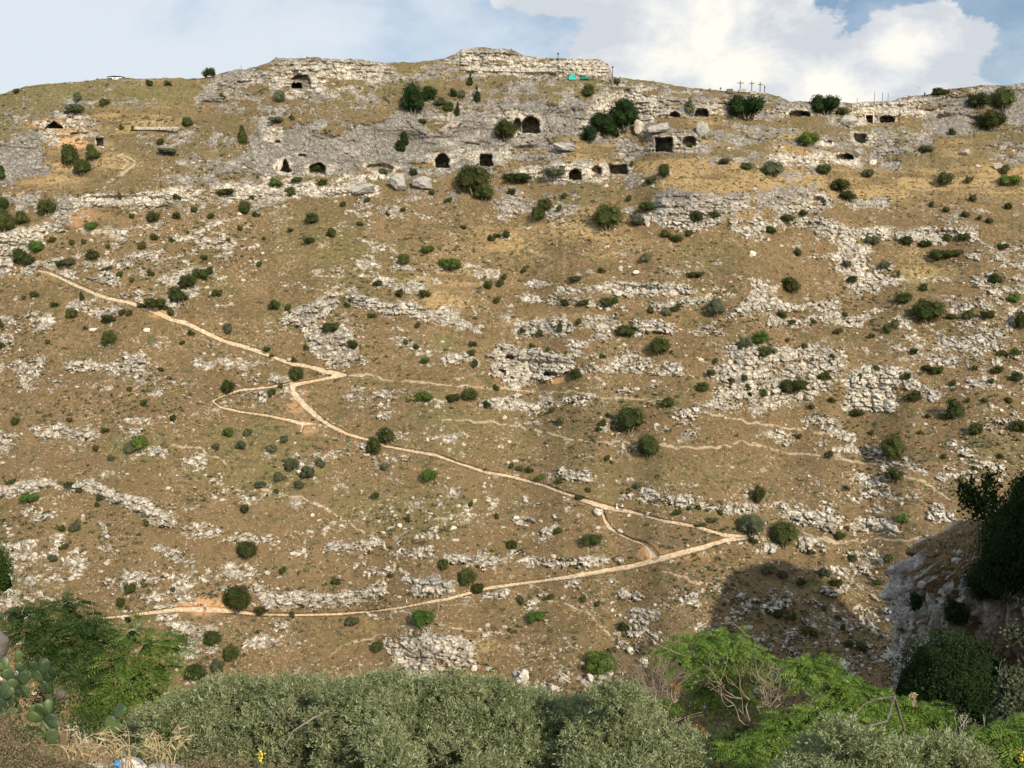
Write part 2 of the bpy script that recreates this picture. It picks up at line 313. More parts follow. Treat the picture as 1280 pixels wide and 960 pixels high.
ell(R, 780, 745, 18, 8, .75); ell(R, 805, 768, 22, 8, .9); ell(R, 870, 745, 40, 10, .45); ell(R, 830, 752, 14, 10, .5)
poly(R, [(474,792),(500,790),(560,792),(590,800),(600,830),(560,842),(520,846),(500,850),(485,820)], .86, 4)
ell(R, 590, 822, 26, 16, .4); ell(R, 652, 846, 14, 14, .95); ell(R, 636, 858, 12, 10, .7); ell(R, 690, 862, 20, 10, .5)
ell(R, 740, 848, 22, 9, .7); ell(R, 785, 806, 22, 7, .8, 25); ell(R, 808, 826, 10, 8, .9); ell(R, 800, 795, 34, 16, .35); ell(R, 722, 820, 24, 10, .4)
ell(R, 208, 770, 16, 14, .7); ell(R, 245, 815, 30, 8, .8); ell(R, 320, 800, 22, 12, .6); ell(R, 240, 790, 40, 14, .35); ell(R, 35, 745, 34, 14, .7)
ell(R, 330, 790, 50, 18, .3)
poly(R, [(880,745),(960,730),(1060,735),(1110,760),(1120,850),(1040,870),(950,840),(880,800)], .17, 14)
ell(R, 1000, 790, 30, 14, .6, -30); ell(R, 975, 758, 26, 8, .55); ell(R, 900, 785, 24, 10, .5); ell(R, 1035, 740, 16, 5, .7); ell(R, 1105, 820, 20, 8, .7); ell(R, 1060, 840, 14, 10, .6); ell(R, 960, 800, 24, 14, .5); ell(R, 1120, 765, 14, 8, .8)

Rmed = fbm(UU/60, VV/24, 4, 91)
R = np.maximum(R, 0.025 + 0.13*sstep(.52, .70, Rmed)*sstep(240, 300, VV))
# places kept as clean grass
CL = Z()
for a in [(700,310,130,24,.8),(560,300,60,30,.7),(110,425,60,14,.8),(80,510,90,14,.8),(180,600,80,16,.8),(640,560,110,16,.8),(880,575,110,24,.8),(780,660,50,16,.8),(360,560,40,20,.3),
          (430,800,60,26,.8),(660,785,60,20,.8),(640,820,40,12,.6),(500,470,60,12,.7),(1000,370,16,20,.8),(870,310,60,22,.8),(560,455,60,12,.5),(980,320,60,24,.8),(1000,470,8,4,.3),(300,540,30,14,.7),
          (180,148,50,11,.9),(100,218,60,10,.9),(1090,232,60,14,.7),(900,224,70,12,.9),(700,240,60,8,.5),(500,620,60,40,.6),(790,480,50,8,.7),(380,700,30,8,.3),(440,640,120,24,.5),(30,590,60,12,.8),(250,625,20,10,.4)]:
    ell(CL, *a)
R = R*(1-CL*0.85*(R < .6))
# grassy ledges and hollows inside the cliffs
GREYm = Z()
for p in [[(240,232),(300,165),(410,150),(520,140),(560,200),(500,216),(380,222),(290,238)],[(0,178),(60,190),(45,222),(-60,232),(-60,178)],[(640,120),(735,110),(720,185),(660,200),(690,160)],[(1165,112),(1340,104),(1340,160),(1210,172),(1165,165)],[(560,150),(640,140),(650,190),(600,210),(545,214)]]: poly(GREYm, p, 1, 6)
LG = Z()
for a in [(416,163,20,5,.9),(420,158,10,4,.9),(655,121,40,4,.8),(590,107,34,4,.8),(735,116,12,12,.7),(470,118,40,6,.8),(440,140,40,7,.7),(350,127,24,5,.7),(430,103,26,3,.8),(345,88,8,6,.6,60),(322,112,16,6,.7),(695,112,20,4,.7),(560,137,20,5,.5),(610,130,20,3,.6),(700,176,16,6,.8),(728,185,10,14,.8),(520,210,30,4,.6),(450,212,24,4,.6),(300,222,30,4,.6),(380,222,40,3,.7),
          (640,97,40,2.5,.7),(860,118,60,3,.7),(900,126,40,2.5,.7),(815,118,16,3,.6),(1160,130,24,3,.6),(1190,140,20,4,.6),(1230,140,24,5,.6),(1140,150,26,6,.9),(1260,160,24,5,.6),(880,158,20,4,.6),(950,170,30,3,.6),(790,170,10,4,.5),(600,178,24,2.5,.7),(550,186,20,2,.5),(270,150,30,6,.6),(290,178,20,5,.6),(255,172,30,5,.6),(1205,118,30,2.5,.5),(330,185,2,14,.5,20),(665,190,24,3,.7)]:
    ell(LG, *a)
LG = np.maximum(LG, .6*sstep(.61, .70, fbm(UU/26, VV/5.5, 4, 93))*sstep(236, 222, VV)*(1-.9*(GREYm > .4)))
R = R*(1-LG); R = np.where(R < .5, R*.82, R)
CK = Z()   # open joints in the cliff
for pts in [[(700,168),(718,140),(745,112)],[(563,172),(585,152),(600,138)],[(538,212),(560,200),(580,192)],[(640,178),(618,196),(604,206)],[(250,207),(257,186)],[(470,160),(462,182),(470,204)],[(352,152),(345,170)],[(505,150),(530,165),(520,190)],[(620,128),(640,150),(628,176)],[(690,120),(684,150),(694,172)],[(575,180),(600,184)],[(600,70),(604,90)],[(655,72),(652,96)],[(697,76),(699,94)],[(365,80),(362,98)],[(420,82),(424,100)],[(575,66),(640,68)],[(580,80),(650,82)],[(650,84),(760,88)],[(350,90),(470,88)],[(1125,124),(1118,155)],[(1065,136),(1066,155)],[(1130,136),(1200,132)],[(1170,150),(1210,152)],[(800,118),(830,128),(815,146)],[(745,128),(800,118),(850,128)],[(775,140),(830,138)],[(270,112),(335,96)],[(280,124),(340,112)],[(300,170),(320,200)],[(395,170),(440,178)],[(860,128),(940,130)],[(965,140),(1060,142)],[(430,188),(445,212)],[(310,205),(330,222)]]:
    line(CK, pts, .9, 1, .9, True)


# exposed cream limestone versus lichen-grey limestone
CR = np.full((CH, CW), 0.35)
CRb = Z()
for p in [[(330,76),(480,78),(480,98),(430,103),(395,116),(345,120)],[(572,60),(655,68),(762,72),(768,98),(640,95),(575,92)],[(722,166),(745,120),(800,108),(850,125),(835,150),(770,168),(730,172)],
          [(860,130),(925,130),(905,150),(870,148)],[(1062,130),(1165,122),(1150,150),(1120,156),(1062,158)],[(585,190),(640,185),(640,206),(590,206)],[(40,150),(110,145),(120,185),(60,186)]]: poly(CRb, p, .85, 6)
for a in [(680,465,50,20,.9),(1090,485,40,34,.95),(940,465,34,24,.8),(1010,460,30,16,.7),(20,318,50,34,.8),(400,750,90,20,.75),(870,285,26,12,.7),(340,165,22,18,.55),(640,150,22,16,.8),(550,196,24,10,.5),(880,500,60,18,.7),(1260,400,40,60,.6),(400,450,40,20,.4),(400,100,100,16,.6),(560,150,20,14,.4)]: ell(CRb, *a)
line(CRb, [(100,252),(200,244),(330,240),(460,236)], 12, .8); line(CRb, [(330,226),(480,220)], 5, .8)
for (u_, v_, a_, b_, dp_, pw_) in CAVES_: ell(CRb, u_, v_, a_*1.7, b_*1.7, .85)
poly(CRb, [(-60,285),(80,274),(60,300),(20,335),(-60,350)], 1, 3)
poly(CRb, [(625,222),(640,209),(788,198),(797,212),(735,232)], .9, 3); poly(CRb, [(950,192),(1080,185),(1080,208),(960,208)], .9, 3)
CR = np.maximum(.60*sstep(225, 300, VV) + .14*sstep(480, 600, VV) + .14, CRb)
GREY = Z()
for p in [[(240,232),(300,165),(410,150),(520,140),(560,200),(500,216),(380,222),(290,238)],[(0,178),(60,190),(45,222),(-60,232),(-60,178)],[(640,120),(735,110),(720,185),(660,200),(690,160)],[(1165,112),(1340,104),(1340,160),(1210,172),(1165,165)]]: poly(GREY, p, .9, 8)
CR = np.clip(CR - GREY*.5*(CRb < .5), 0, 1)

# grass tones
GO = Z()   # golden dry grass
for p in [[(795,205),(870,190),(1000,212),(1120,215),(1340,205),(1340,246),(1100,250),(960,242),(840,236),(795,225)],[(130,145),(215,130),(235,152),(125,168)],[(95,170),(130,160),(140,200),(60,235),(0,240),(60,215)]]: poly(GO, p, .95, 6)
for a in [(700,195,70,8,.9),(690,300,100,26,.55),(720,285,40,10,.7),(560,345,60,12,.8),(555,375,34,10,.9),(1150,330,26,22,.95),(1000,176,30,8,1),(1105,152,22,7,1),(1090,245,60,10,.9),(1000,190,50,5,.8),(905,170,24,6,.9),(760,175,26,10,.7),(730,182,14,20,.6),(875,372,16,6,.9),(850,395,16,5,.6),
          (620,236,60,8,.5),(100,205,60,22,.7),(150,150,60,14,.9),(460,780,24,9,.7),(605,815,20,20,.6),(690,400,60,10,.3),(900,270,60,8,.5),(1240,240,60,14,.5),(1190,185,20,10,.8),(1185,235,80,16,.6),(860,182,40,9,.8),(40,345,40,10,.4),(520,330,60,10,.35),(740,270,60,18,.5),(880,150,20,5,.8),(200,105,50,7,.45),(1020,232,60,6,.6)]: ell(GO, *a)
GR = Z()   # greener ground cover
for p in [[(-60,105),(245,98),(262,120),(225,135),(100,135),(-60,145)],[(470,90),(520,80),(560,95),(520,112),(480,120),(400,124),(440,104)],[(250,545),(330,515),(400,560),(400,610),(370,625),(290,600)],[(620,585),(760,615),(960,650),(1000,662),(900,658),(760,628),(640,600)],[(395,615),(460,600),(600,620),(560,680),(440,650)]]: poly(GR, p, .7, 8)
for a in [(170,560,40,20,.95),(365,592,40,26,.95),(300,545,40,16,.8),(450,635,34,20,.8),(530,495,30,9,1),(557,430,24,11,1),(470,340,80,40,.45),(395,300,60,40,.5),(350,395,30,14,.7),(600,545,120,30,.35),(560,520,60,20,.5),(840,590,110,20,.4),(885,320,60,20,.4),(840,505,60,16,.4),(730,500,60,12,.4),(240,350,60,12,.5),
          (500,200,40,10,.3),(700,245,80,12,.3),(90,660,24,14,.8),(40,730,30,14,.5),(640,545,60,14,.4),(1240,560,40,16,.6),(885,572,10,4,1),(280,590,60,18,.4),(650,760,60,20,.3),(1150,350,30,30,.5),(720,115,60,12,.8),(1130,165,40,8,.6),(270,800,40,16,.6),(440,790,60,20,.4),(110,115,120,14,.9),(60,125,80,12,.8),(10,160,30,14,.6),(560,210,60,8,.4),(430,228,60,7,.7),(1010,735,60,12,.6),(530,100,24,12,.9),(1250,165,40,10,.7),(970,122,30,4,.6),(830,104,60,4,.5)]: ell(GR, *a)
# trails
TR_main = Z(); TR_low = Z(); TR_link = Z(); TR_loop = Z(); TR_fine = Z(); SO = Z()
P_main = [(46,338,2.2),(60,341,3.2),(75,347,3.2),(95,357,3.4),(120,368,4.2),(135,373,3),(160,378,3.2),(185,386,3.8),(195,391,4.6),(215,400,4),(232,404,4),(255,415,4.2),(280,427,4.2),(310,435,4.2),(330,442,4.2),(345,448,3),(365,455,4),(385,458,3.4),(405,464,4.4),(432,469,3),(410,473,3),(385,478,3),(365,482,4.6),(368,492,5.5),(380,506,5),(395,520,5),(412,532,4.2),(435,543,3),(460,550,2.4),(482,558,2.6),(510,563,3),(545,569,3.4),(575,580,3),(610,591,3.2),(640,596,2.6),(680,607,3.2),(710,618,3.8),(735,627,4.4),(760,635,5),(790,640,3.2),(830,651,3),(870,658,3.2),(905,669,4),(935,672,3)]
line(TR_main, P_main, 3, 1, .35, False)
line(TR_low, [(935,672,3.2),(905,676,4),(880,684,5),(850,692,5.5),(820,700,5.5),(790,708,4.6),(760,713,4.2),(720,720,3.6),(680,726,3),(640,731,3.2),(612,735,3.2),(585,742,3),(560,749,2.8),(530,754,2.8),(500,760,2.6),(460,765,2.6),(420,768,2.6),(370,769,2.4),(320,768,2.8),(290,764,4.4),(255,762,6),(225,762,4.6),(190,766,3),(150,771,2.6),(130,773,2.4),(100,774,3),(60,778,2)], 3, 1, .35, False)
line(TR_link, [(752,638,3.4),(756,650,3.4),(762,660,3.6),(775,668,2.6),(790,675,2.6),(805,680,3.4),(812,686,6),(818,696,8)], 3, 1, .35, False)
line(TR_loop, [(372,477,2),(340,484,2.4),(300,488,2.2),(272,498,1.8),(266,502,2.2),(275,509,2.4),(300,515,2.4),(330,519,2.6),(360,525,3),(378,530,4),(395,530,2.4)], 2, 1, .35, False)
line(TR_loop, [(380,528,2),(376,540,2)], 2, .8, .35, False)
for pts in [[(435,470),(480,474),(540,477),(600,482),(660,488),(720,494),(780,496),(840,498)],[(550,525),(620,530),(680,540),(740,552),(800,556),(860,560),(930,554),(980,566),(1050,575),(1110,585),(1150,600),(1190,625)],[(840,510),(900,520),(960,532),(1030,540),(1070,541)],
            [(460,740),(500,700),(450,660),(410,640),(380,622),(330,610)],[(1000,668),(1050,678),(1110,676),(1150,672),(1200,672)],[(1000,663),(1060,680)],[(500,782),(530,785),(560,783),(600,788),(640,795)],[(665,730),(690,748),(730,765),(770,800)],[(830,712),(860,726),(900,735)],
            [(140,196),(155,192),(165,204),(150,218),(130,226)],[(100,286),(120,288),(152,296)],[(190,570),(215,555),(250,560),(285,580)],[(160,530),(190,522)],[(410,820),(440,805),(480,790)],[(0,245),(30,240)]]:
    line(TR_fine, pts, 1.1, .8, .5, True)
line(TR_fine, [(100,286),(120,288),(154,296)], 1.8, 1, .4, False); line(TR_fine, [(148,194),(160,202),(150,214)], 1.6, 1, .4, False)
ell(SO, 255, 758, 34, 10, 1); ell(SO, 255, 752, 26, 8, .8); ell(SO, 200, 391, 14, 6, .8); ell(SO, 375, 505, 14, 14, .5); ell(SO, 815, 692, 16, 9, .7); ell(SO, 60, 155, 20, 5, .6); ell(SO, 85, 180, 24, 7, .9); ell(SO, 85, 165, 30, 4, .5); ell(SO, 690, 474, 12, 4, .9); ell(SO, 385, 535, 12, 8, .5); ell(SO, 850, 695, 40, 7, .4)
ell(SO, 100, 272, 30, 10, .4); ell(SO, 545, 205, 12, 5, .5)
TRALL = np.maximum(np.maximum(TR_main, TR_low), np.maximum(TR_link, TR_loop))
R *= 1 - TRALL; GR *= 1 - TRALL

# caves: (u, v, half width, half height, depth m, squareness)
CAV = Z(); CDEP = Z()
for (u, v, a, b_, dp, pw) in CAVES:
    bb = box(u-a-14, u+a+14, v-b_-14, v+b_+14)
    X = (UU[bb] + 3.4*(fbm(UU[bb]/5, VV[bb]/5, 3, 31)-.5) - u)/a; Y = (VV[bb] + 2.4*(fbm(UU[bb]/5, VV[bb]/5, 3, 32)-.5) - v)/b_
    if pw <= 1.4: d = np.maximum(np.abs(X)/np.clip((Y+1.05)/2, .05, 1), np.abs(Y))        # pointed opening
    elif pw >= 4: d = np.maximum(np.abs(X), np.abs(Y))*.99                                 # squared
    else: d = np.where(Y > 0, np.maximum(np.abs(X), np.abs(Y)), np.hypot(X, Y))          # arched head, straight sides
    k = sstep(1.08, .92, d)
    rim = sstep(1.9, 1.0, d)*0.5
    CAV[bb] = np.maximum(CAV[bb], k); CDEP[bb] = np.maximum(CDEP[bb], k*dp)
    if dp > 4: R[bb] = np.maximum(R[bb], sstep(1.7, 1.2, d)*(Y < 1.1))

# ------------------------------------------------------------------ the hillside itself
def samp(F, u, v):
    x = np.clip(u-CU0, 0, CW-1.001); y = np.clip(v-CV0, 0, CH-1.001)
    x0 = x.astype(int); y0 = y.astype(int); fx = x-x0; fy = y-y0
    return (F[y0, x0]*(1-fx)+F[y0, x0+1]*fx)*(1-fy) + (F[y0+1, x0]*(1-fx)+F[y0+1, x0+1]*fx)*fy
def refl(u):   # outside the photographed strip the surface carries on with mirrored cover
    u = np.where(u < -25, -50-u, u); u = np.where(u > 1305, 2610-u, u)
    return np.clip(u, -25, 1305)
STEP = 1.0
ug = np.concatenate([np.linspace(-1000, -30, 170)[:-1], np.arange(-30, 1310, STEP), np.linspace(1310, 2400, 190)])
VB = 905.0; NV = 860
tg = np.linspace(0, 1, NV)
NUg = len(ug)
sky_u = np.interp(ug, SKX, SKY_) + 1.6*(fbm(ug/9, ug*0+3.3, 3, 51)-.5)*2
Vg = sky_u[None, :] + tg[:, None]*(VB - sky_u[None, :]); Ug = np.broadcast_to(ug[None, :], Vg.shape)
Um = refl(Ug)
ub = blur(R, 9, 3)
slope = 0.60 + 2.6*sstep(.45, .95, samp(ub, Um, Vg))*(1-.45*sstep(260, 420, Vg)) + 0.25*(fbm(Ug/130, Vg/30, 3, 61)-.5)*2
slope += .9*sstep(.5, .9, samp(blur(R, 4, 1.5), Um, Vg))*sstep(260, 420, Vg)
slope += 0.8*sstep(0.02, 0.0, tg)[:, None]*0
slope = np.clip(slope, 0.46, 5)
dx_, dz_ = dirpx(Ug, Vg); T = -dz_
dT = np.diff(T, axis=0)
sm = (slope[1:]+slope[:-1])/2; tm = (T[1:]+T[:-1])/2
dl = dT/np.maximum(sm+tm, .22)                      # ln Y decreases downwards by dl
I = np.concatenate([np.cumsum(dl[::-1], axis=0)[::-1], np.zeros((1, NUg))], axis=0)
Y0 = 196 + 16*(fbm(ug/260, ug*0+1.2, 3, 71)-.5)*2 + 10*np.sin(ug/330.0+.6)
Ys = 352 + 30*(fbm(ug/300, ug*0+7.7, 2, 72)-.5)*2 + 14*sstep(700, 1000, ug) - 10*sstep(350, 0, ug)
LY = I*(np.log(Ys/Y0)/I[0])[None, :]
LY = np.where(True, blur1(LY, 26, 1), LY)           # neighbouring columns share their terraces
YG = Y0[None, :]*np.exp(LY)
# relief of the rock: blocks, ledges, crevices, measured along the ground in metres
Xw = dx_*YG; Zw = dz_*YG; Sw = Zw*1.25
def inblocks(f, *a):
    return f(*a)
rden = samp(R, Um, Vg); cav = samp(CAV, Um, Vg)*((Ug > -26) & (Ug < 1306)); cdep = samp(CDEP, Um, Vg)*((Ug > -26) & (Ug < 1306))
wx = Xw + 1.6*(fbm(Xw/2.2, Sw/1.6, 3, 81)-.5); ws = Sw + 1.2*(fbm(Xw/2.0, Sw/1.5, 3, 82)-.5)
nr = urank(fbm(Xw/4.2, Sw/2.7, 6, 83, .72) + .45*fbm(Xw/1.0, Sw/.8, 3, 84, .7))
rock = sstep(-.035, .035, rden*1.04 - nr)
f1, f2, cid = voro(wx/2.3, ws/1.5, 85); g1, g2, gid = voro(wx/.85, ws/.62, 86)
blk = sstep(0, .30, f2-f1); blk2 = sstep(0, .28, g2-g1)
cliff = sstep(.55, .95, samp(blur(R, 6, 3), Um, Vg))
strata = fbm(Xw/26, Zw/1.1, 4, 87, .6)
crev = 1 - (0.35+.65*blk)*(0.55+.45*blk2)
relief = rock*(0.25 + .95*(.25+cid*.75)*blk + .50*blk2*(.3+.7*gid) + .9*rden*fbm(wx/4, ws/3, 4, 88, .6) + .35*np.abs(fbm(wx/1.1, ws/1.4, 3, 188)-.5)*2)
gry = samp(blur(GREYm, 6, 6), Um, Vg)
big = cliff*(1-.15*gry)*(5.0*(fbm(Xw/15, Sw/12, 5, 89, .52)-.5) + 7.0*gry*(fbm(Xw/20, Sw/11, 3, 289, .45)-.5) + 2.6*(strata-.5)*(1-.85*gry) + 1.6*(1-.6*gry)*np.abs(fbm(Xw/3.2, Sw/5.5, 4, 90)-.5)*2)
upc = sstep(245, 225, Vg)
relief = relief*(1-.62*samp(blur(GREYm, 6, 6), Um, Vg))*(1-.25*upc)*(1 + .35*sstep(235, 300, Vg)) - .8*samp(CK, Um, Vg)
relief = relief + big*(1-.2*(rden < .5))
grassbump = (1-rock)*(.30*fbm(Xw/1.1, Sw/.9, 3, 95) + .45*fbm(Xw/4, Sw/3, 2, 96) + 1.6*fbm(Xw/16, Sw/9, 3, 196))
trl = samp(TRALL, Um, Vg)
YG = YG - relief*(1-trl) - grassbump*(1-.8*trl) + cdep
YG = YG*1.0
rim = samp(sstep(.02, .9, blur(CAV, 1.6, 1.6)), Um, Vg)
# fill masks
tuft_n = fbm(Xw/1.3, Sw/.8, 4, 97); tz = sstep(230, 420, Vg)*.0
tuft = sstep(.65, .72, tuft_n + .10*(fbm(Xw/22, Sw/12, 3, 98)-.5)*2 + .05*samp(GR, Um, Vg))*(1-rock*.8)*(1-trl)
cream = np.clip(samp(CR, Um, Vg) + .9*(fbm(Xw/3, Sw/2.2, 4, 99)-.5), 0, 1)
gold = samp(blur(GO, 8, 3), Um, Vg); gold = np.clip(gold*(.15 + 1.5*sstep(.30, .68, fbm(Xw/14, Sw/2.6, 5, 100, .6))), 0, 1)
gcov = samp(GR, Um, Vg); green = np.clip(gcov*(.55 + 1.3*(fbm(Xw/2.4, Sw/1.5, 4, 101)-.3)) , 0, 1)
fine = np.minimum(1, 1.25*samp(TR_fine, Um, Vg))*sstep(.15, .45, fbm(Xw/1.0, Sw/.8, 2, 102))
soil = samp(SO, Um, Vg)
mA = np.stack([rock, cream, gold, green], -1); RECESS_SHADE = Z(); ell(RECESS_SHADE, 376, 102, 12, 9, .95, 0, .25); ell(RECESS_SHADE, 396, 208, 12, 8, .6); ell(RECESS_SHADE, 475, 208, 18, 4, .6); ell(RECESS_SHADE, 746, 213, 7, 6, .7); ell(RECESS_SHADE, 861, 176, 9, 6, .6); ell(RECESS_SHADE, 646, 156, 6, 9, .6)  # shade of the dome and cave hollows, painted into the rock colour
mB = np.stack([np.maximum(fine*.8, 0), soil, tuft, np.clip(np.maximum(crev*1.15*rock, 1.4*samp(RECESS_SHADE, Um, Vg)), 0, 1)], -1)

# below the visible slope the ground drops on to the stream bed; above the skyline it runs back as a plateau
def prof_down(n=52):
    rows = []; Yc = YG[-1].copy(); Zc = (dz_[-1]*YG[-1]).copy(); Xr = dx_[-1]*YG[-1]
    for k in range(1, n+1):
        st = 1.1; y = Yc - st*k; z = Zc - .72*st*k*np.clip(1-.006*k, .4, 1) + min(1, k*.2)*2.2*(fbm(Xr/5, Xr*0+k*.25, 4, 103)-.5)
        rows.append(np.stack([Xr*(1-.002*k), y, np.maximum(z, -118)], -1))
    return rows
down = prof_down()
up = []
Xs, Ysk, Zs = dx_[0]*YG[0], YG[0], dz_[0]*YG[0]
for k, d in enumerate([.8, 2, 5, 10, 20, 40, 80, 150, 300, 600]):
    up.append(np.stack([Xs*(1+d/400), Ysk + d, Zs - .02*d - .35*min(1, k*.6) - .5*(fbm(Xs/8, Xs*0+k*3.3, 2, 104)-.4)*(k > 0)*1.5], -1))
core = np.stack([dx_*YG, YG, dz_*YG], -1)
ALL = np.concatenate([np.stack(up[::-1]), core, np.stack(down)], 0); nup = len(up); ndn = len(down)
def padm(m, a, b): return np.concatenate([np.repeat(m[:1], a, 0), m, np.repeat(m[-1:], b, 0)], 0)
mAa = padm(mA, nup, ndn); mBa = padm(mB, nup, ndn)
for k_ in range(ndn): mAa[-ndn+k_] = mA[-2-9*k_]; mBa[-ndn+k_] = mB[-2-9*k_]      # the cover carries on below
mAa[:nup, :, 0] = .15; mAa[:nup, :, 3] = .3
H_, W_ = ALL.shape[:2]
idx = np.arange(H_*W_).reshape(H_, W_)
quads = np.stack([idx[:-1, :-1], idx[1:, :-1], idx[1:, 1:], idx[:-1, 1:]], -1).reshape(-1, 4)
# ------------------------------------------------------------------ materials
def newmat(name):
    m = bpy.data.materials.new(name); m.use_nodes = True; m.node_tree.nodes.clear(); return m
class MT:
    """small node-building helper"""
    def __init__(s, name, rough=.9, spec=.2):
        s.m = newmat(name); s.t = s.m.node_tree; s.n = s.t.nodes; s.l = s.t.links
        s.out = s.n.new('ShaderNodeOutputMaterial'); s.b = s.n.new('ShaderNodeBsdfPrincipled'); s.l.new(s.b.outputs[0], s.out.inputs[0])
        s.b.inputs['Roughness'].default_value = rough; s.b.inputs['Specular IOR Level'].default_value = spec
        s._tc = None
    def pos(s):
        if not s._tc: s._tc = s.n.new('ShaderNodeTexCoord')
        return s._tc.outputs['Object']
    def put(s, sock, v):
        if isinstance(v, (int, float)): sock.default_value = v
        elif isinstance(v, tuple): sock.default_value = (v + (1,))[:4] if len(sock.default_value) == 4 else v
        else: s.l.new(v, sock)
    def noise(s, scale, detail=4, rough=.6, vec=None, dist=0, seed=0):
        n = s.n.new('ShaderNodeTexNoise'); n.inputs['Scale'].default_value = scale; n.inputs['Detail'].default_value = detail; n.inputs['Roughness'].default_value = rough; n.inputs['Distortion'].default_value = dist
        v = vec or s.pos()
        if seed:
            a = s.n.new('ShaderNodeVectorMath'); s.l.new(v, a.inputs[0]); a.inputs[1].default_value = (seed*7.3, seed*3.1, seed*5.7); v = a.outputs[0]
        s.l.new(v, n.inputs['Vector']); return n.outputs[0]
    def scaled(s, sc):
        a = s.n.new('ShaderNodeVectorMath'); a.operation = 'MULTIPLY'; s.l.new(s.pos(), a.inputs[0]); a.inputs[1].default_value = sc; return a.outputs[0]
    def mix(s, f, a, b, blend='MIX'):
        m = s.n.new('ShaderNodeMix'); m.data_type = 'RGBA'; m.blend_type = blend; m.clamp_factor = True
        s.put(m.inputs[0], f); s.put(m.inputs[6], a); s.put(m.inputs[7], b); return m.outputs[2]
    def math(s, op, a, b=0.0, clamp=False):
        m = s.n.new('ShaderNodeMath'); m.operation = op; m.use_clamp = clamp; s.put(m.inputs[0], a); s.put(m.inputs[1], b); return m.outputs[0]
    def map(s, v, lo, hi, a=0.0, b=1.0):
        m = s.n.new('ShaderNodeMapRange'); m.interpolation_type = 'SMOOTHSTEP'; s.put(m.inputs[0], v); m.inputs[1].default_value = lo; m.inputs[2].default_value = hi; m.inputs[3].default_value = a; m.inputs[4].default_value = b; return m.outputs[0]
    def attr(s, name):
        a = s.n.new('ShaderNodeAttribute'); a.attribute_name = name
        sp = s.n.new('ShaderNodeSeparateColor'); s.l.new(a.outputs['Color'], sp.inputs[0])
        return sp.outputs[0], sp.outputs[1], sp.outputs[2], a.outputs['Alpha']
    def bump(s, h, dist=.1, strength=1.0):
        b = s.n.new('ShaderNodeBump'); b.inputs['Distance'].default_value = dist; b.inputs['Strength'].default_value = strength; s.put(b.inputs['Height'], h); s.l.new(b.outputs[0], s.b.inputs['Normal'])
    def col(s, c): s.put(s.b.inputs['Base Color'], c); return s
    def rnd(s):
        o = s.n.new('ShaderNodeObjectInfo'); return o.outputs['Random']

def mat_hill():
    k = MT('hillside_ground', .95, .1)
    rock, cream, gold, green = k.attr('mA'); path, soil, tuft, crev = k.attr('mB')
    nf = k.noise(3.4, 5, .75); nf2 = k.noise(1.1, 5, .7, seed=1); nb = k.noise(.055, 5, .6, seed=2); nm = k.noise(.22, 5, .65, seed=3)
    # dry grass
    g = k.mix(k.map(nb, .36, .64), (.148, .102, .055), (.232, .160, .086))
    g = k.mix(k.map(nm, .40, .66), g, (.165, .122, .056))
    g = k.mix(k.math('MULTIPLY', k.map(nf2, .49, .64), .75), g, (.31, .232, .128))
    g = k.mix(k.math('MULTIPLY', k.map(nf, .50, .40), .75), g, (.050, .038, .020))
    sz = k.n.new('ShaderNodeSeparateXYZ'); k.l.new(k.pos(), sz.inputs[0]); g = k.mix(k.math('MULTIPLY', k.map(k.math('ADD', sz.outputs[2], k.math('MULTIPLY', k.math('SUBTRACT', nb, .5), 60)), -10, -55), .40), g, (.180, .130, .072)); g = k.mix(k.math('MULTIPLY', k.map(k.math('ADD', sz.outputs[2], k.math('MULTIPLY', k.math('SUBTRACT', nm, .5), 40)), 8, 34), .5), g, (.135, .112, .058))
    g = k.mix(k.math('MULTIPLY', gold, .9), g, k.mix(k.map(nf2, .3, .7), (.28, .195, .090), (.44, .325, .160)))
    g = k.mix(k.math('MULTIPLY', green, .65), g, k.mix(k.map(nf2, .3, .7), (.105, .115, .042), (.20, .185, .075)))
    g = k.mix(k.math('MULTIPLY', tuft, .85), g, k.mix(k.map(nf2, .35, .65), (.060, .072, .030), (.14, .125, .06)))
    # scattered pale stones
    st = k.noise(1.9, 3, .55, seed=5)
    stz = k.noise(.09, 4, .6, seed=6)
    g = k.mix(k.math('MULTIPLY', k.map(k.math('ADD', st, k.math('MULTIPLY', k.math('SUBTRACT', stz, .5), .35)), .635, .68), .7), g, (.50, .43, .32))
    g = k.mix(k.math('MULTIPLY', path, .75), g, (.62, .52, .37))
    g = k.mix(k.math('MULTIPLY', soil, .85), g, k.mix(k.map(nf2, .3, .7), (.52, .28, .13), (.62, .40, .22)))
    # limestone
    rg = k.mix(k.map(nf, .35, .62), (.115, .112, .105), (.42, .41, .385))
    rc = k.mix(k.map(nf, .30, .58), (.50, .44, .34), (.90, .85, .73))
    r = k.mix(cream, rg, rc)
    r = k.mix(k.math('MULTIPLY', k.map(k.noise(1.5, 5, .75, seed=12), .51, .43), .62), r, (.10, .09, .072))
    r = k.mix(k.math('MULTIPLY', k.map(k.noise(.7, 6, .75, seed=8), .50, .64), .7), r, (.14, .13, .11))
    r = k.mix(k.math('MULTIPLY', k.map(k.noise(.12, 6, .7, seed=9), .50, .66), .45), r, (.16, .152, .138))
    r = k.mix(k.math('MULTIPLY', k.map(k.noise(2.6, 4, .6, seed=10), .60, .68), .8), r, (.07, .075, .04))
    r = k.mix(k.math('MULTIPLY', crev, .72), r, (.085, .07, .045))  # crevice colour; the painted shade of the recesses comes in here too
    c = k.mix(rock, g, r)
    k.col(c)
    k.bump(k.math('ADD', nf, k.math('MULTIPLY', nf2, 1.5)), .35, .55)
    return k.m
M = {}
M['hill'] = mat_hill()
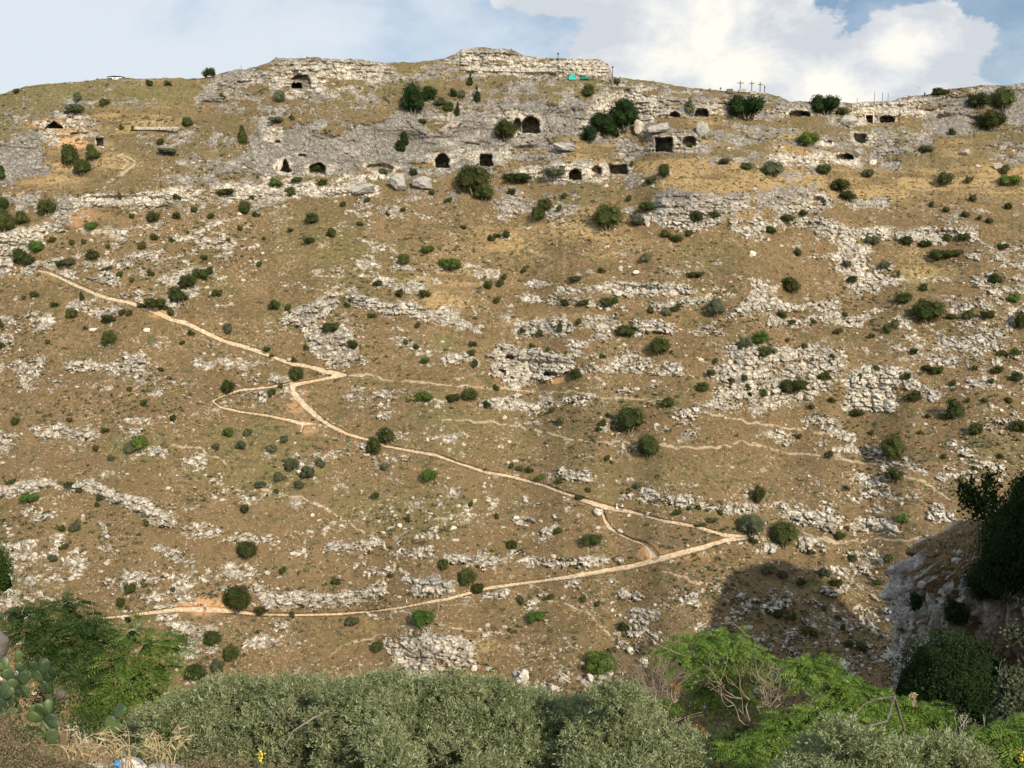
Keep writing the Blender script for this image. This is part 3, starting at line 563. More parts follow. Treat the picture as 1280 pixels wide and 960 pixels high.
def mat_path():
    k = MT('trodden_trail', .95, .1); n = k.noise(1.6, 5, .7); n2 = k.noise(.25, 4, .6, seed=2)
    c = k.mix(k.map(n, .3, .7), (.36, .285, .18), (.64, .545, .40)); c = k.mix(k.map(n2, .56, .70), c, (.54, .38, .24)); c = k.mix(k.math('MULTIPLY', k.map(k.noise(1.7, 4, .7, seed=4), .54, .62), .75), c, (.27, .20, .12)); k.col(c); k.bump(n, .15, .5); return k.m
M['path'] = mat_path()
def leafmat(name, a, b, c, trans=.25, scale=1.2, rough=.6, shadeobj=.0, spec=.10):
    k = MT(name, rough, spec)
    n = k.noise(scale, 4, .65); nn = k.noise(scale*6, 2, .5, seed=3)
    col = k.mix(k.map(n, .36, .64), a, b); col = k.mix(k.map(nn, .50, .70), col, c)
    if shadeobj:
        hs = k.n.new('ShaderNodeHueSaturation'); k.l.new(col, hs.inputs['Color']); k.put(hs.inputs['Value'], k.map(k.rnd(), 0, 1, 1-shadeobj, 1+shadeobj)); k.put(hs.inputs['Hue'], k.map(k.math('FRACT', k.math('MULTIPLY', k.rnd(), 7.31)), 0, 1, .485, .515)); col = hs.outputs[0]
    k.col(col)
    if trans:
        tr = k.n.new('ShaderNodeBsdfTranslucent'); k.put(tr.inputs[0], col); mx = k.n.new('ShaderNodeMixShader'); mx.inputs[0].default_value = trans
        k.l.new(k.b.outputs[0], mx.inputs[1]); k.l.new(tr.outputs[0], mx.inputs[2]); k.l.new(mx.outputs[0], k.out.inputs[0])
    return k.m
M['dark'] = leafmat('lentisk_leaves', (.036, .048, .014), (.062, .078, .022), (.088, .105, .034), .12, .9, .65, .22)
M['green'] = leafmat('fresh_green_leaves', (.060, .105, .022), (.10, .16, .035), (.13, .19, .05), .2, .9, .65, .15)
M['grey'] = leafmat('grey_green_leaves', (.075, .090, .050), (.11, .125, .070), (.15, .16, .10), .15, .9, .7, .2)
M['olive'] = leafmat('olive_leaves', (.145, .185, .075), (.25, .295, .14), (.45, .48, .30), .28, 1.6, .5, 0, .35)
M['ail'] = leafmat('pinnate_leaves', (.098, .178, .028), (.160, .250, .048), (.24, .33, .085), .35, .8, .5, .0)
M['ail_shade'] = leafmat('shade_tinted_pinnate_leaves', (.038, .070, .017), (.060, .105, .027), (.10, .15, .045), .3, .8, .5, .0)  # darker copy of the pinnate leaves, shade put into the colour
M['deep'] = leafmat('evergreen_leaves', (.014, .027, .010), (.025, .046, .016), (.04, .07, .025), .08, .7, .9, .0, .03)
M['orange_leaf'] = leafmat('dry_orange_leaves', (.34, .18, .06), (.42, .25, .09), (.4, .3, .12), .3, 2, .7)
def barkmat(name, a, b, sc=9):
    k = MT(name, .9, .15); n = k.noise(sc, 5, .7, vec=k.scaled((1, 1, .25))); k.col(k.mix(k.map(n, .3, .7), a, b)); k.bump(n, .02, .6); return k.m
M['bark'] = barkmat('olive_bark', (.11, .095, .075), (.26, .235, .20)); M['palebark'] = barkmat('pale_bark', (.20, .17, .13), (.42, .37, .30)); M['twig'] = barkmat('dry_twigs', (.17, .13, .09), (.33, .27, .20))
def rockmat(name, a, b, c, sc=1.0, bumpd=.2):
    k = MT(name, .92, .15); n = k.noise(1.2*sc, 6, .72); n2 = k.noise(.4*sc, 5, .6, seed=2); v = k.noise(5*sc, 4, .7, seed=5)
    col = k.mix(k.map(n2, .35, .65), a, b); col = k.mix(k.math('MULTIPLY', k.map(n, .5, .68), .75), col, c); col = k.mix(k.math('MULTIPLY', k.map(v, .55, .72), .5), col, a); k.col(col); k.bump(k.math('ADD', n, k.math('MULTIPLY', v, .4)), bumpd, .8); return k.m
M['rock'] = rockmat('weathered_limestone', (.42, .385, .32), (.56, .51, .42), (.28, .255, .21)); M['whiterock'] = rockmat('bleached_limestone', (.62, .58, .50), (.74, .69, .59), (.45, .41, .34))
M['greyrock'] = rockmat('grey_limestone', (.30, .29, .27), (.44, .43, .40), (.19, .18, .16))
def flat(name, c, rough=.8, var=.15, sc=8, spec=.3, metal=0):
    k = MT(name, rough, spec); n = k.noise(sc, 4, .6); lo = tuple(x*(1-var) for x in c); hi = tuple(min(1, x*(1+var)) for x in c); k.col(k.mix(k.map(n, .3, .7), lo, hi)); k.b.inputs['Metallic'].default_value = metal; return k.m
hill = mesh_np('hillside', ALL.reshape(-1, 3), quads, M['hill'], True)
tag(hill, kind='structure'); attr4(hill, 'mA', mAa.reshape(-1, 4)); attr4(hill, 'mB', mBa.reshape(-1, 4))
# trails: worn strips lying on the hillside
def trail(name, fld):
    k = samp(fld, Um, Vg)*((Ug > -26) & (Ug < 1306)) + .55*(fbm(Xw/1.1, Sw/.8, 4, 120, .65)-.5) + .9*(fbm(Xw/7, Sw/5, 3, 121)-.5)
    on = k > .5
    q = idx[:-1, :-1]; m = (on[:-1, :-1] & on[1:, :-1] & on[1:, 1:] & on[:-1, 1:])
    rr, cc = np.nonzero(m); r = rr+nup
    f = np.stack([idx[r, cc], idx[r+1, cc], idx[r+1, cc+1], idx[r, cc+1]], -1)
    uq, inv = np.unique(f.ravel(), return_inverse=True)
    V = ALL.reshape(-1, 3)[uq].copy(); V[:, 1] -= .10; V[:, 2] += .06
    return tag(mesh_np(name, V, inv.reshape(-1, 4), M['path'], True), kind='structure')
trail('upper_trail', TR_main); trail('lower_trail', TR_low); trail('link_path', TR_link); trail('loop_path', TR_loop)
def surfY(u, v):
    """distance (y) of the hillside at a pixel"""
    j = int(np.clip(np.searchsorted(ug, u), 1, NUg-1)); t = (v - sky_u[j])/(VB - sky_u[j])
    i = int(np.clip(round(t*(NV-1)), 0, NV-1)); return float(YG[i, j])
def surf(u, v):
    j = int(np.clip(np.searchsorted(ug, u), 1, NUg-1)); v = max(v, sky_u[j]); return at(u, v, surfY(u, v))
# ------------------------------------------------------------------ shrubs of the far slope
def quads_from(centers, nrm, up, L, Wd):
    """rhombic leaves: centre, normal, long direction, length, width -> verts, faces"""
    n = len(centers); nrm = nrm/np.linalg.norm(nrm, axis=1, keepdims=True)
    t = up - nrm*np.sum(up*nrm, axis=1, keepdims=True); t /= (np.linalg.norm(t, axis=1, keepdims=True)+1e-9); b = np.cross(nrm, t)
    L = np.broadcast_to(L, n)[:, None]; Wd = np.broadcast_to(Wd, n)[:, None]
    V = np.stack([centers - t*L/2, centers + b*Wd/2, centers + t*L/2, centers - b*Wd/2], 1).reshape(-1, 3)
    return V, np.arange(4*n).reshape(n, 4)
def rdir(n, r=rng):
    d = r.normal(size=(n, 3)); return d/np.linalg.norm(d, axis=1, keepdims=True)
def ico(sub=2):
    bm = bmesh.new(); bmesh.ops.create_icosphere(bm, subdivisions=sub, radius=1.0)
    V = np.array([v.co[:] for v in bm.verts]); Fc = np.array([[v.index for v in f.verts] for f in bm.faces]); bm.free(); return V, Fc
ICO1, ICO1F = ico(1); ICO2, ICO2F = ico(2); ICO3, ICO3F = ico(3)
def bush_mesh(name, seed, nl, leaf, shape='round', lumps=12, core=.74):
    r = np.random.default_rng(seed); cs = []; rs = []
    for i in range(lumps):
        if shape == 'round': p = rdir(1, r)[0]*[.60, .60, .60]*(.45+.55*r.random()); c = p + [0, 0, .82]; rad = r.uniform(.34, .54)
        elif shape == 'low': a = r.random()*6.28; q = math.sqrt(r.random())*.72; c = np.array([math.cos(a)*q, math.sin(a)*q, r.uniform(.35, .95)]); rad = r.uniform(.28, .46)
        elif shape == 'cone': z = r.random(); q = (1-z)*.5*math.sqrt(r.random()); a = r.random()*6.28; c = np.array([math.cos(a)*q, math.sin(a)*q, .3+z*1.35]); rad = .22+.34*(1-z)
        else: a = r.random()*6.28; q = math.sqrt(r.random())*.66; c = np.array([math.cos(a)*q, math.sin(a)*q, r.uniform(.35, 1.5)]); rad = r.uniform(.2, .42)
        cs.append(c); rs.append(rad)
    cs = np.array(cs); rs = np.array(rs)
    k = r.choice(lumps, nl, p=rs**2/np.sum(rs**2)); d = rdir(nl, r); rr = rs[k]*r.uniform(.78, 1.12, nl)
    P = cs[k] + d*rr[:, None]
    keep = np.ones(nl, bool)
    for c, q in zip(cs, rs): keep &= np.linalg.norm(P-c, axis=1) > q*.72
    keep &= P[:, 2] > 0.0
    P = P[keep]; d = d[keep]; n = len(P)
    V, Fq = quads_from(P, d + .75*r.normal(size=(n, 3)), rdir(n, r)+[0, 0, .4], leaf*r.uniform(.7, 1.4, n), leaf*r.uniform(.5, .9, n))
    Vs = [V]; Fs3 = []; off = len(V)
    for c, q in zip(cs, rs):
        Vi = ICO1*(q*core)*(1+.12*r.normal(size=(len(ICO1), 1))) + c; Vi[:, 2] = np.maximum(Vi[:, 2], 0.02); Vs.append(Vi); Fs3.append(ICO1F+off); off += len(Vi)
    V = np.concatenate(Vs); mx = np.abs(V[:len(P)*4, :2]).max(); V[:, :2] /= mx*.94; V[:, 2] *= 2/np.percentile(V[:len(P)*4, 2], 99.5)
    return V, [Fq, np.concatenate(Fs3)]
BM = {}
def bushdata(key, mat):
    """mesh datablocks are made once and shared"""
    kk = key + mat
    if kk not in BM:
        shape, seed, lod = key.split(':'); nl, leaf = {'0': (420, .26), '1': (1500, .135), '2': (5200, .075)}[lod]
        V, Fc = bush_mesh(kk, int(seed)*7+3, nl, leaf, shape, {'0': 7, '1': 13, '2': 22}[lod])
        o = mesh_np('shrub', V, Fc, M[mat], False); BM[kk] = o.data; bpy.data.objects.remove(o)
    return BM[kk]
def stems_data(seed=0):
    kk = 'stems%d' % seed
    if kk not in BM:
        r = random.Random(seed); vs = []; fs = []
        for i in range(5):
            a = i*1.256 + r.random(); x1 = .28*math.cos(a); y1 = .28*math.sin(a); b = len(vs)
            for (t, w) in ((0, .055), (.5, .04), (1, .02)):
                cx = .08*math.cos(a)*(1-t) + x1*t; cy = .08*math.sin(a)*(1-t) + y1*t; cz = -.3 + .9*t
                for q in range(5): vs.append((cx+w*math.cos(q*1.2566), cy+w*math.sin(q*1.2566), cz))
            for s_ in range(2):
                for q in range(5): fs.append((b+s_*5+q, b+s_*5+(q+1) % 5, b+s_*5+5+(q+1) % 5, b+s_*5+5+q))
        o = mesh_np('stem', np.array(vs), np.array(fs), M['bark'], True); BM[kk] = o.data; bpy.data.objects.remove(o)
    return BM[kk]
LAND = [("the skyline crosses",940,112),("the carved doorway",1087,148),("the squared cave mouth",830,181),("the largest arched cave",663,157),("the left arched cave",553,201),("the white-rimmed cave",608,200),("the pointed dark cave",357,207),
 ("the domed skyline cave",376,102),("the row of low caves",745,214),("the turquoise tarpaulin",715,97),("the white left-edge cliff",30,300),("the far left cave",68,155),("the upper trail start",60,341),("the upper left golden patch",180,148),
 ("the first trail bend",425,466),("the narrow trail loop",280,500),("the white trailside boulder",745,632),("the sharp trail corner",925,672),("the orange bare patch",255,758),("the trail link",790,676),("the soaring black bird",920,545),
 ("the pale central crag",665,460),("the pale crag above the bend",405,425),("the big right-hand crag",1000,460),("the cream crag",1090,485),("the crag under the golden terrace",860,262),("the golden terrace",1100,225),("the fig tree",1215,635),
 ("the cream band above the trail",405,748),("the white outcrop behind the olives",530,818),("the long white ledge",500,385),("the scrubby scree",340,570),("the white rock belt",180,246),("the shaded hollow",1010,780),
 ("the faint middle footpath",760,556),("the rocky right-edge rib",1262,400),("the left skyline",160,98),("the skyline crag top",620,62),("the right skyline end",1220,108),("the long white shelf",1010,198),("the thin white ledges",600,698),
 ("the green trail verge",850,640),("the pale curved ledge",120,625),("the stony lower-left slope",200,725),("the grey cliff face",300,205),("the two lower-trail hikers",498,762)]
def relation(u, v, exclude=(), rank=0):
    ds = sorted((math.hypot(u-a, (v-b)*1.3), n, a, b) for n, a, b in LAND if n not in exclude)
    d, n, a, b = ds[rank]; dx, dy = u-a, v-b
    if d < 16: w = "beside"
    else:
        h = "left" if dx < 0 else "right"; ve = "above" if dy < 0 else "below"
        if abs(dx) > 2.2*abs(dy): w = h + " of"
        elif abs(dy) > 2.2*abs(dx): w = ve
        else: w = ve + " " + h + " of"
        if d < 34: w = "just " + w
        elif d > 95: w = "well " + w
    return w + " " + n
def ground_word(u, v):
    i = int(np.clip(v-CV0, 0, CH-1)); j = int(np.clip(u-CU0, 0, CW-1))
    r = R[i, j]; 
    if TRALL[max(0, i-8):i+10, max(0, j-8):j+10].max() > .5: return "at the trail edge"
    if r > .75: return "on bare rock"
    if r > .33: return "among pale stones"
    if GO[i, j] > .5: return "on golden grass"
    if GR[i, j] > .5: return "on greener ground"
    return "on dry grass"
LABELS = {}
def place_bush(u, v, w, h, kind='dark', label=None, shape=None, cat='bush'):
    base_v = v + h*.46
    P = surf(u, base_v); Y = P.y; px = Y/F_PX; rx = w*px/2*1.10; hz = h*px*1.06
    big = w*h >= 330
    lod = '2' if w >= 26 else ('1' if w >= 13 else '0')
    shp = shape or ('low' if h < w*.62 else ('cone' if h > w*1.25 else 'round'))
    key = '%s:%d:%s' % (shp, int(hsh(np.array([u*1.0]), np.array([v*1.0]), 5)[0]*3), lod)
    size = "large" if w >= 26 else ("medium" if w >= 15 else ("small" if w >= 10 else "tiny"))
    colr = {'dark': "dark", 'green': "bright", 'grey': "grey-green", 'deep': 'evergreen'}[kind]
    form = {'round': 'round', 'low': 'low', 'cone': 'upright', 'airy': 'open'}[shp]
    nm = 'shrub' if shp != 'cone' else 'upright_shrub'
    if big:
        o = empty(nm, (P.x, P.y - rx*.25, P.z - hz*.05)); f = bpy.data.objects.new('foliage', bushdata(key, kind)); C.objects.link(f); f.parent = o
        f.scale = (rx, rx, hz/2); f.rotation_euler = (0, 0, random.random()*.8-.4)
        s = bpy.data.objects.new('stem', stems_data(int(u) % 3)); C.objects.link(s); s.parent = o; s.scale = (rx, rx, hz*.32)
    else:
        o = bpy.data.objects.new(nm, bushdata(key, kind)); C.objects.link(o); o.location = (P.x, P.y - rx*.25, P.z - hz*.05); o.scale = (rx, rx, hz/2); o.rotation_euler = (0, 0, random.random()*6.28)
    gw = ground_word(u, base_v)
    if label is None: label = "%s %s %s bush %s, %s" % (size, form, colr, gw, relation(u, v))
    if len(label.split()) > 12: label = label.replace(' ' + gw, '')
    LABELS.setdefault(label, []).append((o, u, v, w, gw, size, form, colr))
    o['category'] = cat
    o['group'] = 'shrubs scattered over the far hillside'
    return o
# (u, v, width, height, colour) read off the photograph, v is the middle of the crown
D_, G_, Y_ = 'dark', 'green', 'grey'
BUSHES = [
(263,91,18,10,D_),(186,104,12,7,D_),(211,105,10,6,Y_),(98,122,11,13,Y_),(96,136,24,10,Y_),(131,128,12,9,D_),(235,153,14,11,D_),(303,169,14,21,D_),(89,195,22,26,D_),(104,209,22,18,D_),(117,191,18,20,D_),(22,114,8,6,D_),(210,189,24,6,Y_),(202,177,10,8,G_),
(3,216,12,16,D_),(6,254,16,14,D_),(6,276,30,28,D_),(29,272,16,16,D_),(61,259,24,18,D_),(114,282,19,9,G_),(192,271,18,13,D_),(221,270,10,9,D_),(221,246,10,7,D_),(307,259,18,16,D_),(283,240,24,8,D_),(152,159,6,7,D_),(167,161,6,6,D_),(278,121,8,8,D_),(150,245,8,9,D_),
(117,318,19,12,D_),(88,327,14,9,Y_),(78,329,12,9,D_),(46,308,20,14,G_),(28,319,24,17,D_),(37,326,16,10,D_),(178,307,10,11,D_),(192,296,10,9,D_),(236,352,22,17,D_),(250,342,22,12,D_),(261,338,14,9,D_),(223,368,24,20,D_),(196,379,28,13,D_),(214,389,10,10,D_),(178,383,12,6,D_),
(44,368,11,9,D_),(70,381,13,6,D_),(102,370,8,11,D_),(90,392,14,13,D_),(137,398,20,10,D_),(154,390,10,8,D_),(163,391,9,7,D_),(138,422,19,18,D_),(286,483,19,17,D_),(239,416,9,7,D_),(181,503,9,7,D_),(285,410,12,12,Y_),(1,404,8,11,D_),(2,432,9,10,D_),(272,366,13,8,D_),(134,336,12,6,D_),(151,343,10,8,D_),(188,341,10,8,D_),(208,385,8,6,D_),(30,372,7,5,D_),(60,427,8,5,D_),(107,410,7,5,D_),(229,428,8,5,D_),(201,462,9,5,D_),(162,486,9,6,D_),
(415,291,14,11,D_),(344,381,16,11,D_),(361,384,9,8,D_),(335,437,12,7,D_),(340,445,7,4,D_),(368,450,11,7,D_),(371,468,17,19,D_),(351,482,8,7,D_),(340,490,11,9,D_),(414,409,22,11,D_),(441,430,16,11,D_),(383,434,7,8,D_),(466,395,12,7,D_),(434,381,8,7,D_),(505,325,15,14,D_),(500,366,12,10,D_),(531,367,16,9,D_),(523,406,8,7,D_),(562,330,28,13,G_),(535,312,16,9,G_),(472,354,13,7,D_),(567,497,18,9,D_),(588,493,22,16,D_),(609,505,10,9,D_),(590,441,12,9,D_),(593,453,9,10,D_),(592,430,12,7,D_),(521,434,11,7,D_),(507,428,8,7,D_),(532,450,13,8,G_),(529,495,24,10,G_),
(614,298,10,8,D_),(622,295,12,6,D_),(633,293,11,9,D_),(611,356,13,11,D_),(626,354,10,10,D_),(631,346,8,8,D_),(622,375,10,8,D_),(579,284,9,5,D_),(386,301,14,8,D_),(364,288,9,5,D_),(363,240,14,11,D_),(345,228,16,10,G_),(390,273,16,13,D_),(404,228,12,8,D_),(372,225,14,7,D_),(397,209,18,12,D_),(315,246,9,7,D_),(330,298,7,5,D_),(325,330,8,7,D_),
(752,338,10,7,D_),(717,348,20,6,D_),(870,343,20,6,D_),(806,322,14,11,Y_),(832,292,14,10,D_),(846,298,18,9,D_),(862,292,11,7,D_),(705,378,12,8,D_),(728,378,16,7,D_),(761,378,22,13,D_),(813,388,10,7,Y_),(833,391,14,8,Y_),(846,384,12,9,D_),(894,384,27,20,Y_),(700,408,10,13,D_),(724,402,9,8,D_),(782,413,22,14,D_),(824,432,27,22,D_),(754,446,10,6,D_),(720,467,18,12,D_),(878,483,16,12,D_),(691,512,9,6,D_),(834,502,18,12,D_),(787,522,38,31,D_),(810,555,30,28,D_),(761,519,9,6,D_),(753,528,11,9,D_),(749,536,9,6,D_),(767,535,10,8,D_),(700,526,11,12,Y_),(888,466,12,8,D_),(653,413,9,7,D_),(675,415,9,7,D_),(665,432,9,6,D_),(685,437,8,5,D_),(641,474,9,7,D_),(620,484,9,7,D_),(655,338,8,6,D_),(625,352,7,6,D_),(932,428,18,14,Y_),(949,422,20,15,G_),(955,440,14,14,D_),(930,472,10,8,D_),(953,491,13,9,D_),(935,484,8,8,D_),(915,475,8,6,D_),(895,451,8,7,D_),
(988,356,24,19,D_),(963,287,14,9,D_),(1090,300,19,10,Y_),(1132,301,16,11,D_),(1155,305,18,8,D_),(1204,296,15,8,D_),(1183,297,9,10,D_),(1175,318,30,11,D_),(1195,316,18,8,D_),(1105,331,16,10,Y_),(1064,349,13,9,D_),(1153,359,12,9,D_),(1123,342,7,8,D_),(1244,348,17,12,D_),(1253,308,14,7,D_),(1157,388,42,28,D_),(1128,372,20,14,D_),(1188,396,12,7,D_),(1209,393,15,11,D_),(1233,393,18,9,D_),(1267,372,14,10,G_),(1276,400,22,22,D_),(976,393,12,9,D_),(990,482,34,16,D_),(1030,470,18,12,D_),(1134,470,11,9,D_),(1141,494,20,13,D_),(1069,516,20,8,D_),(1014,508,8,6,D_),(1192,510,24,26,D_),(1179,521,12,7,D_),(1108,411,12,11,D_),(1118,404,10,10,Y_),(1142,439,12,8,D_),(1046,414,12,7,D_),(1056,393,8,6,D_),(965,438,12,9,Y_),(1274,532,22,15,D_),(1219,536,16,16,D_),(1115,558,33,33,D_),(1116,592,23,15,D_),(1036,567,12,8,D_),(948,617,18,22,D_),(938,653,32,26,Y_),(979,665,34,32,D_),(1050,669,15,10,D_),(1128,648,17,12,G_),(1110,697,12,11,D_),(1015,690,12,7,D_),(941,675,11,8,D_),(988,403,14,7,D_),(1017,402,8,5,D_),(1090,420,10,6,Y_),(1158,460,14,8,D_),(1170,463,16,9,D_),(1219,460,10,6,D_),(1245,462,16,9,D_),(1270,470,16,12,D_),(1192,478,10,7,D_),(1268,440,13,8,D_),(1250,441,12,7,D_),(997,315,9,10,D_),(1058,330,12,8,Y_),
(1030,132,36,21,'deep'),(1052,139,16,9,D_),(1010,174,27,14,G_),(1171,115,14,9,D_),(1183,116,11,6,D_),(1222,126,26,17,D_),(1252,124,30,27,D_),(1238,151,34,21,D_),(965,211,28,19,Y_),(1029,212,17,12,D_),(1049,232,24,15,D_),(1058,245,20,12,D_),(1180,224,22,16,D_),(1210,225,12,8,D_),(1260,226,28,12,G_),(1257,212,12,13,D_),(983,273,18,9,D_),(1004,266,11,8,D_),(1084,217,14,10,Y_),(1158,186,18,8,Y_),(1190,165,10,8,Y_),(1236,276,10,7,D_),(1260,258,10,9,D_),(1225,272,8,6,D_),(1182,262,9,7,Y_),(1165,255,9,6,D_),(1206,268,11,7,D_),(1215,248,10,8,D_),
(588,100,9,14,'deep'),(517,124,30,36,'deep'),(537,118,20,18,'deep'),(550,127,14,10,Y_),(596,118,10,18,'deep'),(566,116,9,10,'deep'),(577,118,10,9,Y_),(560,134,14,12,D_),(572,136,8,15,'deep'),(350,121,13,14,Y_),(365,147,6,8,D_),(345,150,18,7,Y_),(632,162,28,23,D_),(505,171,12,20,'deep'),(500,183,12,14,'deep'),(592,224,44,34,D_),(605,240,26,20,D_),(516,215,12,9,D_),(480,214,12,8,Y_),(528,152,10,6,D_),
(781,143,42,34,'deep'),(752,152,30,22,'deep'),(757,160,26,20,'deep'),(737,168,22,18,'deep'),(768,165,14,14,'deep'),(862,132,12,19,Y_),(931,135,46,24,'deep'),(694,216,30,12,Y_),(645,222,36,10,D_),(681,256,18,14,D_),(673,268,16,18,D_),(759,271,38,30,D_),(829,214,16,16,D_),(813,226,16,10,D_),(905,202,13,8,Y_),(933,208,14,9,D_),(869,271,18,14,D_),(893,268,14,9,D_),(706,245,10,7,D_),(787,248,9,7,D_),(809,258,22,11,D_),(735,114,14,15,D_),(771,102,9,7,D_),(700,260,9,7,D_),(790,205,6,6,D_),(862,182,10,6,D_),(795,275,20,14,Y_),(640,240,12,8,D_),
(38,622,23,13,G_),(86,606,12,9,D_),(175,553,24,18,G_),(163,560,16,14,Y_),(20,526,13,9,D_),(87,525,9,5,D_),(133,538,12,7,D_),(120,560,10,7,D_),(140,572,12,8,Y_),(217,522,10,9,D_),(306,636,14,11,D_),(310,685,27,22,D_),(14,602,11,6,D_),(125,622,10,8,D_),(122,631,8,7,D_),(78,660,10,9,D_),(99,612,10,8,D_),(80,683,12,7,D_),(66,697,13,10,Y_),(163,735,14,13,D_),(180,729,10,10,Y_),(298,745,38,31,D_),(328,762,18,9,D_),(94,658,16,10,Y_),(183,654,8,8,Y_),(152,752,14,12,D_),(216,737,8,6,D_),(346,748,1,1,D_)]
BUSHES = [b for b in BUSHES if b[2] > 2]
BUSHES += [(468,557,20,22,D_),(484,543,22,20,D_),(481,583,13,10,Y_),(537,593,22,15,G_),(469,619,10,9,D_),(589,630,8,7,D_),(510,649,7,8,D_),(621,645,6,8,D_),(355,712,11,9,D_),(420,727,13,8,D_),(554,705,13,14,D_),(585,720,24,22,D_),(597,735,17,13,D_),(640,681,13,12,D_),(345,614,9,6,D_),(488,719,8,6,D_),(697,663,12,8,D_),(740,674,26,14,D_),(722,622,9,6,D_),(760,572,9,7,Y_),(764,578,5,4,D_),(797,607,11,8,Y_),(862,635,8,5,D_),(873,634,8,6,D_),
(669,770,23,12,G_),(779,782,14,12,D_),(750,826,42,24,G_),(528,771,32,22,G_),(472,808,15,13,D_),(366,768,7,9,G_),(440,776,20,10,Y_),(266,796,26,18,D_),(290,815,22,20,D_),(246,838,30,20,D_),(272,832,20,16,Y_),(730,748,9,9,Y_),(651,749,10,11,Y_),(686,746,12,7,Y_),(748,754,8,8,Y_),(766,812,12,10,D_),(805,812,14,12,D_),(700,876,20,26,Y_),
(971,766,14,11,D_),(991,769,11,10,D_),(1008,788,16,11,D_),(1018,792,12,8,D_),(1047,772,9,6,D_),(1054,783,9,7,D_),(1061,804,13,9,D_),(1076,808,15,10,D_),(1073,857,19,15,D_),(1044,727,16,10,D_),(1000,727,14,10,D_),(978,718,14,10,Y_),(1030,715,18,10,Y_),(960,712,20,10,Y_),(1065,697,12,8,D_),(1095,728,12,6,D_),(985,772,8,6,D_),(1030,760,10,7,Y_),
(302,556,14,10,Y_),(286,540,16,10,G_),(365,580,20,16,Y_),(385,590,18,16,Y_),(350,595,16,12,Y_),(325,605,14,9,Y_),(375,605,16,10,Y_),(340,560,14,9,Y_),(310,540,12,9,Y_),(400,578,12,12,Y_),(270,558,12,9,Y_),(355,548,12,8,Y_),
(650,585,12,8,Y_),(662,587,10,8,Y_),(677,596,12,8,G_),(700,600,10,8,Y_),(723,622,10,6,D_),(735,612,9,6,Y_),(845,640,12,7,Y_),(890,650,14,7,Y_),(640,582,9,7,Y_),(900,640,9,7,Y_),(875,655,14,6,Y_),
(230,370,10,7,D_),(165,350,8,6,D_),(255,322,10,6,D_),(215,300,9,6,D_),(285,300,8,5,D_),(300,285,9,6,D_),(320,268,10,7,D_),(265,270,10,7,D_),(243,262,11,7,D_),(165,270,9,6,D_),(105,302,9,6,Y_),(90,303,9,7,Y_),(135,308,8,5,D_),(65,300,10,6,D_),(450,280,9,5,D_),(485,268,8,6,D_),(430,255,9,6,D_),(460,250,9,6,D_),(505,262,8,5,D_),(540,240,9,7,D_),(560,250,10,6,D_),(1230,500,9,6,D_),(1240,476,9,6,D_),(1260,500,10,8,D_),(1210,500,8,6,D_),(1160,520,9,6,Y_),(1090,540,8,6,D_),(1000,545,8,6,D_),(1058,610,9,6,D_),(1150,540,7,5,D_),(1095,460,9,7,D_),(1075,470,8,7,D_),(1040,500,10,7,D_),(1040,445,8,6,D_),(1005,432,9,6,D_),(985,425,8,5,D_),(1250,570,10,7,Y_),(1218,585,9,6,Y_),(1200,600,8,6,Y_),(1180,570,8,6,D_)]
EXTRA_LABEL = {(787,522): "large round dark bush, upper of the two standing on open grass near the middle", (810,555): "round dark bush, lower of the two standing on open grass near the middle",
 (781,143): "largest dark round tree under the cream cliff on the ridge", (517,124): "dark pine in the gully between the two cliff tops", (537,118): "smaller pine right of the dark pine in the gully",
 (1030,132): "dark spreading tree standing on the skyline left of the rock-cut doorway", (931,135): "broad dark tree directly below the row of crosses", (298,745): "large round dark bush above the orange bare patch of the lower trail",
 (979,665): "round dark bush just right of the corner where the trails meet", (938,653): "loose grey-green bush left of the round bush at the trail corner", (468,557): "dark bush on the lower side of the middle trail, touching it",
 (484,543): "dark bush on the upper side of the middle trail, touching it", (528,771): "bright green bush just below the lower trail", (750,826): "bright green low tree among white boulders above the olive trees",
 (1157,388): "largest low dark bush on the stony slope at the right", (1115,558): "large round dark bush on open slope at the right, above a flatter one", (1116,592): "flat dark bush directly below the large round bush at the right", (592,224): "large dark bush directly under the squared white-rimmed cave",
 (632,162): "round dark bush left of the largest arched cave", (759,271): "large dark bush on the slope below the row of low caves", (310,685): "round dark bush alone on the lower left slope", (263,91): "dark bush alone on the skyline at the left", (562,330): "bright green low bush in golden grass above the middle",
 (138,422): "round dark bush alone below the upper trail on the left", (286,483): "round dark bush just above the narrow loop of the trail", (824,432): "round dark bush below the white ledges in the centre", (537,593): "bright green round bush just below the middle trail"}
BUSHES.sort(key=lambda b: -b[2]*b[3]); SMALL = BUSHES[285:]; BUSHES = BUSHES[:285]
def small_shrubs():
    Vs = []; Fs = []; off = 0
    for (u, v, w, h, kd) in SMALL:
        P = surf(u, v+h*.46); px = P.y/F_PX; rx = w*px/2*1.1; hz = h*px*1.1
        d = bushdata('%s:%d:0' % ('low' if h < w*.62 else 'round', int(u) % 3), 'dark'); n = len(d.vertices)
        V = np.empty(n*3); d.vertices.foreach_get('co', V); V = V.reshape(-1, 3)*[rx, rx, hz/2] + [P.x, P.y-rx*.25, P.z-hz*.05]; Vs.append(V)
        Fs += [[i+off for i in p.vertices] for p in d.polygons]; off += n
    F4 = np.array([f for f in Fs if len(f) == 4]); F3 = np.array([f for f in Fs if len(f) == 3])
    o = mesh_np('small_shrubs', np.concatenate(Vs), [F4, F3], M['dark'], False); tag(o, 'the smallest dark bushes dotted over the far slope', 'bushes', kind='stuff')
